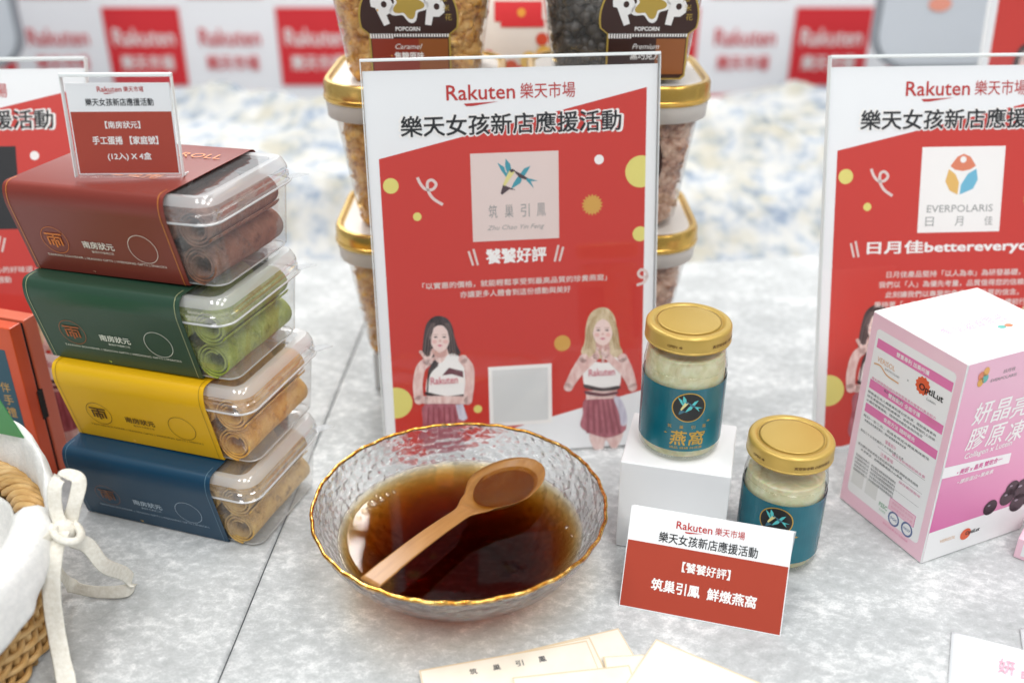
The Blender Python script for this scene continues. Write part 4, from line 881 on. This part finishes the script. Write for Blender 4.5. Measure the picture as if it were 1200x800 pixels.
CARAMEL = pc('caramel_popcorn', 'd89a44', 'efc277', 'a8682a'); DARKPC = pc('black_popcorn', '37332f', '57504a', '1d1a19'); ROSEPC = pc('cocoa_popcorn', 'b98a70', 'd8b79f', '7d513c'); DARKPC2 = pc('nut_crumb', 'a8875a', 'c8a878', '6a4a28')
LBRN = mat('label_brown', '3a211c', .4); LRED = mat('label_brick', '8e3320', .4); LTAN = mat('label_tan', '96582c', .4); LGLD = mat('label_gilt', 'b79a45', .4)
def tub(label, x, k, corn, mesh, full, flav=None, cap=True):
    z = k * TUB_P + TUB_Z; t = thing('popcorn_tub', label, 'tub', Matrix.Translation((x, TUB_Y, z)) @ Matrix.Diagonal((1, 1, .94, 1)), 'stacked popcorn tubs')
    hb, ht = .0515, .0655
    v, f = loft([rrect(2 * hb - .006, 2 * hb - .006, .024, .0008), rrect(2 * hb, 2 * hb, .026, .004), rrect(2 * ht, 2 * ht, .033, .1115)], True, False); mk('tub_wall', v, f, TUBP, t, smooth=True)
    v, f = loft([rrect(2 * ht + .002, 2 * ht + .002, .034, .0945), rrect(2 * ht + .0065, 2 * ht + .0065, .036, .0952), rrect(2 * ht + .0085, 2 * ht + .0085, .037, .1095)], False, False); mk('collar', v, f, FROST, t, smooth=True)
    L2 = .0712 * 2
    v, f = loft([rrect(L2 - .001, L2 - .001, .038, .1088), rrect(L2, L2, .038, .1096), rrect(L2, L2, .038, .1125), rrect(L2 - .0012, L2 - .0012, .038, .1130), rrect(L2 - .0012, L2 - .0012, .038, .1225), rrect(L2 - .004, L2 - .004, .037, .1250), rrect(L2 - .010, L2 - .010, .034, .1252), rrect(L2 - .0125, L2 - .0125, .033, .1228), rrect(L2 - .015, L2 - .015, .032, .1226)], True, False); crisp(mk('lid', v, f, LIDGOLD, t), 50)
    v, f = loft([rrect(L2 - .0145, L2 - .0145, .032, .1215), rrect(L2 - .0145, L2 - .0145, .032, .1224)]); mk('lid_window', v, f, FROST, t)
    o = bpy.data.objects.new('popcorn', mesh); COL.objects.link(o); o.parent = t; o.material_slots[0].link = 'OBJECT'; o.material_slots[0].material = corn; o['kind'] = 'stuff'
    if full:
        sl = (ht - hb) / .1075; M = frame((flav[3], -hb - .0006 + sl * .004 + sl * .0175, -.0175), (1, 0, 0), (0, -sl, 1)); cx, cy = .0, .068
        def arch(r_, yb, ww): return [(cx + r_ * math.cos(a), cy + r_ * math.sin(a)) for a in [R(-12 + 204 * i / 40) for i in range(41)]] + [(cx - ww, cy - .0125), (cx - ww, yb), (cx - ww + .003, yb - .003), (cx + ww - .003, yb - .003), (cx + ww, yb), (cx + ww, cy - .0125)]
        lb = poly('label', arch(.0365, .022, .0300), LGLD, t, 3, M); poly('label_dome', arch(.0352, .0232, .0287), LBRN, lb, 4)
        rect('flavour_panel', -.0280, .0235, .0280, .0520, LRED if flav[2] else LBRN, lb, 5); rect('flavour_panel', .0065, .0235, .0280, .0520, LTAN, lb, 6)
        for i in range(30):
            rect('piano_key', -.029 + i * .00195, .0535 + .0012 * (i < 9) * -1, -.0278 + i * .00195, .0560, PWHITE, lb, 6)
        def P_letter(cx_, cy_, k_, rot):
            out = [(-.42, -.9), (-.05, -.9), (.0, -.35), (.35, -.3), (.62, 0), (.62, .4), (.4, .75), (0, .9), (-.5, .82), (-.62, .45), (-.42, .3)]; c0, s0 = math.cos(rot), math.sin(rot)
            poly('letter', [(cx_ + k_ * (a * c0 - b * s0), cy_ + k_ * (a * s0 + b * c0)) for a, b in out], PWHITE, lb, 7); poly('letter_eye', [(cx_ + k_ * (.14 * c0 - .3 * s0) + k_ * .17 * math.cos(i * .52), cy_ + k_ * (.14 * s0 + .3 * c0) + k_ * .2 * math.sin(i * .52)) for i in range(12)], LBRN, lb, 8)
        P_letter(-.0175, .0745, .0125, R(22)); P_letter(.0185, .0735, .0125, R(-8))
        blob = [(.0100 * (1 + .22 * math.cos(5 * a + .6)) * math.cos(a), .0792 + .0100 * (1 + .22 * math.cos(5 * a + .6)) * math.sin(a)) for a in [i * math.pi / 24 for i in range(48)]]
        poly('letter', [(a * 1.25, .0792 + (b - .0792) * 1.25) for a, b in blob], PWHITE, lb, 7); poly('letter_kernel', blob, LGLD, lb, 8)
        text('POPCORN', -.001, .0598, PWHITE, lb, w=.018, h=.0033, layer=7, M=None, bold=.04); text(flav[0], -.001, .0460, PWHITE, lb, w=.020, h=.0042, layer=8, M=None, shear=.35); text(flav[1], -.001, .0385, PWHITE, lb, w=.022, h=.0062, layer=8, M=None, bold=.03)
        for i, ch in enumerate('爆米花'): text(ch, .026 + .0015 * i, .083 - .007 * i, LGLD, lb, w=.005, h=.005, layer=7, M=None)
    else:
        sl = (ht - hb) / .1075; M = frame((0, -hb - .0006 + sl * .004, 0), (1, 0, 0), (0, -sl, 1))
        poly('label', circ(0, .060, .034, .040), LBRN, t, 3, M)
XL, XR = -.0752, .0828
for x, w_ in ((XL, 'left'), (XR, 'right')): tag(bevel_box('tub_stand', (x - .046, TUB_Y - .046, 0), (x + .046, TUB_Y + .046, TUB_Z - .0005), mat('plinth_white', 'd8dadc', .5), bev=.002), 'low white stand under the ' + w_ + ' stack of popcorn tubs', 'stand')
tub('lowest popcorn tub of the left stack, mostly hidden by the middle sign', XL, 0, CARAMEL, PCM, False)
tub('caramel popcorn tub in the middle of the left stack, its gold lid beside the sign', XL, 1, CARAMEL, PCM, False)
tub('caramel popcorn tub with brown label, top of the left stack', XL, 2, CARAMEL, PCM, True, ('Caramel', '焦糖原味', True, 0))
tub('lowest popcorn tub of the right stack, mostly hidden by the middle sign', XR, 0, ROSEPC, PCM, False)
tub('cocoa coloured popcorn tub in the middle of the right stack', XR, 1, ROSEPC, PCM, False)
tub('black popcorn tub with brown label, top of the right stack', XR, 2, DARKPC, PCS, True, ('Premium', '黑巧克力', False, .017))

# a red and white snack pouch standing between and behind the tubs
po = atY(606, 66, 1.0); t = thing('snack_pouch', 'blurred red and white snack pouch seen between the two popcorn stacks', 'pouch', Matrix.Translation((po.x, 1.0, .125)))
v, f = [], []; NXp, NYp = 14, 18
for side in (-1, 1):
    for j in range(NYp):
        for i in range(NXp):
            a, b = i / (NXp - 1) * 2 - 1, j / (NYp - 1); v.append((a * .055, side * .018 * (1 - a * a) ** .5 * (1 - b ** 3 * .97), b * .17))
N = NXp * NYp
for j in range(NYp - 1):
    for i in range(NXp - 1):
        q = (j * NXp + i, j * NXp + i + 1, (j + 1) * NXp + i + 1, (j + 1) * NXp + i); f.append(q); f.append(tuple(N + k for k in q[::-1]))
f.append(tuple(range(NXp - 1, -1, -1)) + tuple(N + i for i in range(NXp)))
mk('pouch', v, f, mat('pouch_white', 'ece6e0', .4), t, smooth=True)
pw = lambda x, y, z: (x, -.018 * max(0, 1 - (x / .055) ** 2) ** .5 * (1 - (y / .17) ** 3 * .97) - .0006 - z, y)
kw = dict(warp=pw, step=(.006, .008))
rect('red_panel', -.022, .150, .024, .168, BRED, t, 2, **kw); rect('red_panel', -.016, .145, .026, .152, BRED, t, 2, **kw)
for (x, y, r_, m_) in ((-.02, .112, .008, 'e0b060'), (.012, .114, .009, 'e8c46a'), (.026, .120, .008, 'e6b95c'), (-.006, .108, .007, 'd9562c'), (.024, .134, .006, 'd64c30'), (.004, .158, .004, 'e8a03c'), (-.028, .118, .006, 'd8492c')): poly('snack_picture', circ(x, y, r_, n=16), mat('pic_' + m_, m_, .5), t, 3, **kw)
rect('red_strip', -.05, .098, .05, .110, BRED, t, 2, **kw)
tag(bevel_box('pouch_stand', (po.x - .06, .96, 0), (po.x + .06, 1.04, .1248), mat('plinth_white', 'd8dadc', .5), bev=.003), 'white stand under the snack pouch, hidden behind the middle sign', 'stand')

# ================================================================== ORANGE GIFT BOX AND BASKET AT THE LEFT
M = Matrix.Translation((-.3525, .6230, .0003)) @ Matrix.Rotation(R(-18), 4, 'Z')
t = thing('gift_box', 'orange gift box with teal front panel standing beside the stacked boxes', 'box', M)
ORG = mottle(mat('gift_orange', 'cf4a1c', .4), [(.3, 'c94418'), (.7, 'd85424')], 20, 2); 
bevel_box('box_base', (-.12, 0, 0), (0, .011, .130), ORG, t, bev=.0008); bevel_box('slit_shade', (-.118, .0105, .002), (-.0016, .0145, .128), mat('gift_gap', '1c1413', .8), t, bev=0)  # near-black filler paints the shade inside the open slit
bevel_box('box_lid', (-.12, .0140, 0), (0, .026, .130), mat('gift_orange_side', 'd4684c', .4), t, bev=.0008)
bevel_box('clasp', (-.003, .0095, .050), (.0007, .0150, .074), mat('gift_gap', '1c1413', .8), t, bev=.0003)
Fm = frame((0, 0, 0), (1, 0, 0), (0, 0, 1)); rect('teal_panel', -.113, .007, -.009, .112, mat('gift_teal', '154b5e', .4), t, 2, Fm)
for i, ch in enumerate('伴手禮'): text(ch, -.0175, .080 - i * .0105, GOLDP, t, w=.0085, h=.0085, layer=3, M=Fm)
# basket
BCx, BCy, BR, BZ = -.376, .443, .0965, .072
t = thing('wicker_basket', 'woven wicker basket with white cloth lining at the lower left edge', 'basket', Matrix.Translation((BCx, BCy, .0005)))
WICK = mottle(mat('wicker', 'c39a5c', .55, 0, .4), [(.3, 'a87e44'), (.5, 'c8a066'), (.72, 'dcbc88')], 60, 6, mapping=(1, 1, 4)); NST = 44
for k in range(NST):
    a = 2 * math.pi * (k + .5) / NST
    if not (-2.2 < ((a + math.pi) % (2 * math.pi)) - math.pi < 2.2): continue
    tube('stake', [((BR - .004 + .002 * q) * math.cos(a), (BR - .004 + .002 * q) * math.sin(a), .002 + .07 * q) for q in (0, .33, .66, 1)], .0024, WICK, t, n=6)
for k in range(13):
    pts = []; n_ = NST * 6
    for j in range(n_):
        a = 2 * math.pi * j / n_; r_ = BR - .003 + .0026 * math.sin(a * NST / 2 + (math.pi if k % 2 else 0)); pts.append((r_ * math.cos(a), r_ * math.sin(a), .0045 + k * .0050 + .0007 * noise.noise(Vector((math.cos(a) * 4, math.sin(a) * 4, k)))))
    o = tube('weaver', pts, .00205, WICK, t, n=6, closed=True)
tube('rim_core', [(BR * math.cos(2 * math.pi * j / 90), BR * math.sin(2 * math.pi * j / 90), BZ) for j in range(90)], .0062, WICK, t, n=10, closed=True)
for s in range(7):
    pts = []
    for j in range(900):
        a = 2 * math.pi * j / 900; tw = a * 11 + s * .8976 + .2 * noise.noise(Vector((a * 5, s, 0))); rr = .0072 + .0006 * noise.noise(Vector((a * 9, s, 4))); pts.append(((BR + rr * math.cos(tw)) * math.cos(a), (BR + rr * math.cos(tw)) * math.sin(a), BZ + rr * math.sin(tw)))
    tube('rim_strand', pts, .0026, WICK, t, n=6, closed=True)
v, f = loft([[(r_ * math.cos(2 * math.pi * j / 48), r_ * math.sin(2 * math.pi * j / 48), z) for j in range(48)] for r_, z in ((.088, .0005), (.09, .003))]); mk('base', v, f, WICK, t)
COTTON = mottle(mat('white_cotton', 'e6e6e4', .9, 0, .1, Sheen_Weight=.2), [(.3, 'dddddb'), (.7, 'ecebe8')], 300, 4, bump=.35, bscale=900)
v, f = [], []; prof_ = [(.060, .030), (.072, .036), (.080, .046), (.084, .058), (.086, .066), (.087, .069)]
A0, A1, NA = R(8), R(352), 120
for i in range(NA + 1):
    a = A0 + (A1 - A0) * i / NA; hi = .45 + .55 * max(0, math.cos((a - R(58)) * 1.6)) if abs(a - R(58)) < 0 else .45
    for j, (r_, z) in enumerate(prof_):
        zz = z if z < .07 else .07 + (z - .07) * hi * (1 + .25 * noise.noise(Vector((a * 3, 0, 5)))); rr = r_ + .003 * noise.noise(Vector((a * 6, z * 30, 2))); v.append((rr * math.cos(a), rr * math.sin(a), zz))
n_ = len(prof_)
for i in range(NA):
    for j in range(n_ - 1): f.append((i * n_ + j, (i + 1) * n_ + j, (i + 1) * n_ + j + 1, i * n_ + j + 1))
f.append(tuple(i * n_ for i in range(NA + 1)))
lin_ = mk('lining', v, f, COTTON, t, smooth=True); s_ = lin_.modifiers.new('thickness', 'SOLIDIFY'); s_.thickness = .0012
v, f = [], []; NA, NJ = 40, 14
for i in range(NA + 1):
    a = R(20) + R(75) * i / NA; hi = .016 + .034 * math.sin(math.pi * min(1, i / NA * 1.0)) ** .7 + .004 * noise.noise(Vector((a * 5, 2, 2)))
    for j in range(NJ + 1):
        q = math.pi * j / NJ; r_ = BR + .012 + .005 * math.cos(math.pi - q) + .002 * noise.noise(Vector((a * 8, q, 3))); v.append((r_ * math.cos(a), r_ * math.sin(a), .062 + hi * math.sin(q) ** .7))
for i in range(NA):
    for j in range(NJ): f.append((i * (NJ + 1) + j, i * (NJ + 1) + j + 1, (i + 1) * (NJ + 1) + j + 1, (i + 1) * (NJ + 1) + j))
fo_ = mk('lining_fold', v, f, COTTON, t, smooth=True); s_ = fo_.modifiers.new('thickness', 'SOLIDIFY'); s_.thickness = .0012
v, f = [], []; NA, NJ = 70, 16
for i in range(NA + 1):
    a = R(-110) + R(132) * i / NA; deg = math.degrees(a); low = .069 - .024 * min(1, max(0, (22 - deg) / 50)) + .004 * noise.noise(Vector((a * 4, 1, 1)))
    for j in range(NJ + 1):
        q = j / NJ
        if q < .3: w_ = q / .3; ang = math.pi - w_ * math.pi; r_ = BR + .0118 * math.cos(ang); z = BZ + .003 + .0105 * math.sin(ang)
        else: w_ = (q - .3) / .7; r_ = BR + .0118 + .002 * math.sin(w_ * 2.6) + .0028 * noise.noise(Vector((a * 9, w_ * 1.5, 7))) * w_; z = BZ + .003 - (BZ + .003 - low) * w_
        v.append((r_ * math.cos(a), r_ * math.sin(a), z))
for i in range(NA):
    for j in range(NJ): f.append((i * (NJ + 1) + j, i * (NJ + 1) + j + 1, (i + 1) * (NJ + 1) + j + 1, (i + 1) * (NJ + 1) + j))
fl_ = mk('lining_flap', v, f, COTTON, t, smooth=True); s_ = fl_.modifiers.new('thickness', 'SOLIDIFY'); s_.thickness = .0012
# tie: flat cotton tapes with a knot
TAPE = mottle(mat('cotton_tape', 'e3dfd4', .9, 0, .1), [(.3, 'd8d3c6'), (.7, 'eae7de')], 400, 4, bump=.15, bscale=900)
inv_t = Vector((BCx, BCy, .0005))
def tape(name, pts, w, nrm, th=.0007):
    P_ = spline([Vector(p) - inv_t for p in pts], 10); N_ = [Vector(x) for x in spline(nrm, 10)]; rings = []
    for i, p in enumerate(P_):
        tg = (P_[min(i + 1, len(P_) - 1)] - P_[max(i - 1, 0)]).normalized(); sd = N_[i] - tg * N_[i].dot(tg); sd.normalize(); up = tg.cross(sd).normalized()
        ww = w * (1 + .08 * noise.noise(p * 90)); rings.append([p + sd * (ww / 2) * math.cos(q) + up * (th / 2) * (math.sin(q) + .5 * math.cos(q * 2) * .3) for q in [k * 2 * math.pi / 12 for k in range(12)]])
    v, f = loft(rings); return mk(name, v, f, TAPE, t, smooth=True)
kn = at(76, 622, .072)
def ap(u, v, z): return at(u, v, z)
tape('bow_loop', [ap(80, 618, .072), ap(88, 588, .088), ap(93, 564, .098), ap(84, 556, .101), ap(72, 558, .102), ap(64, 572, .098), ap(66, 600, .084), ap(76, 622, .074)], .0085, [(1, .2, .3), (.9, .3, .2), (.5, .8, .1), (0, 1, .3), (.3, .9, .2), (1, .2, .2), (1, .1, .2), (1, 0, .2)])
tape('bow_loop', [ap(86, 632, .070), ap(104, 640, .062), ap(122, 662, .044), ap(146, 672, .022), ap(154, 682, .010), ap(146, 692, .006), ap(112, 693, .006), ap(84, 686, .010), ap(72, 672, .03)], .009, [(0, .3, 1), (.2, .5, 1), (.3, .6, .8), (.2, .5, .9), (.1, .3, 1), (0, .3, 1), (0, .2, 1), (0, .2, 1), (0, .2, 1)])
tape('bow_tail', [ap(72, 622, .076), ap(63, 650, .070), ap(60, 690, .052), ap(66, 740, .030), ap(78, 800, .012), ap(84, 830, .004)], .0105, [(1, .2, .1)] * 6)
tape('tie_strap', [ap(70, 626, .073), ap(52, 640, .074), ap(40, 660, .070), ap(42, 676, .064)], .013, [(.1, .4, 1), (.2, .4, 1), (.4, .2, 1), (.6, .1, .9)])
# the knot: a wrapped band
pts = []
for j in range(40):
    a = 2 * math.pi * j / 40; pts.append(ap(78 + 17 * math.cos(a), 622 + 12 * math.sin(a) + 4 * math.cos(a), .076 + .003 * math.sin(a)) - inv_t)
tube('knot', pts, .0024, TAPE, t, n=10, closed=True)
v, f = loft([[Vector(kn) - inv_t + Vector((.0075 * math.cos(e_) * math.cos(q), .006 * math.cos(e_) * math.sin(q), .008 * math.sin(e_))) for q in [k * 2 * math.pi / 16 for k in range(16)]] for e_ in [R(-90 + 180 * k / 10) for k in range(11)]], False, False); mk('knot_core', v, f, TAPE, t, smooth=True)
# green card tucked into the basket
g = Vector(at(16, 500, .118)); Mg = frame(g, Vector((-.9, .35, 0)), Vector((-.15, .1, 1)))
gc = bevel_box('green_card', (-.006, -.060, 0), (.075, .014, .0008), mat('card_green', '4a9a5c', .5), bev=.0001, seg=1); gc.matrix_world = frame(at(8, 494, .122), Vector((-1, .15, .12)), Vector((.13, .35, -1)))
tag(gc, 'bright green card sticking up out of the wicker basket', 'card')
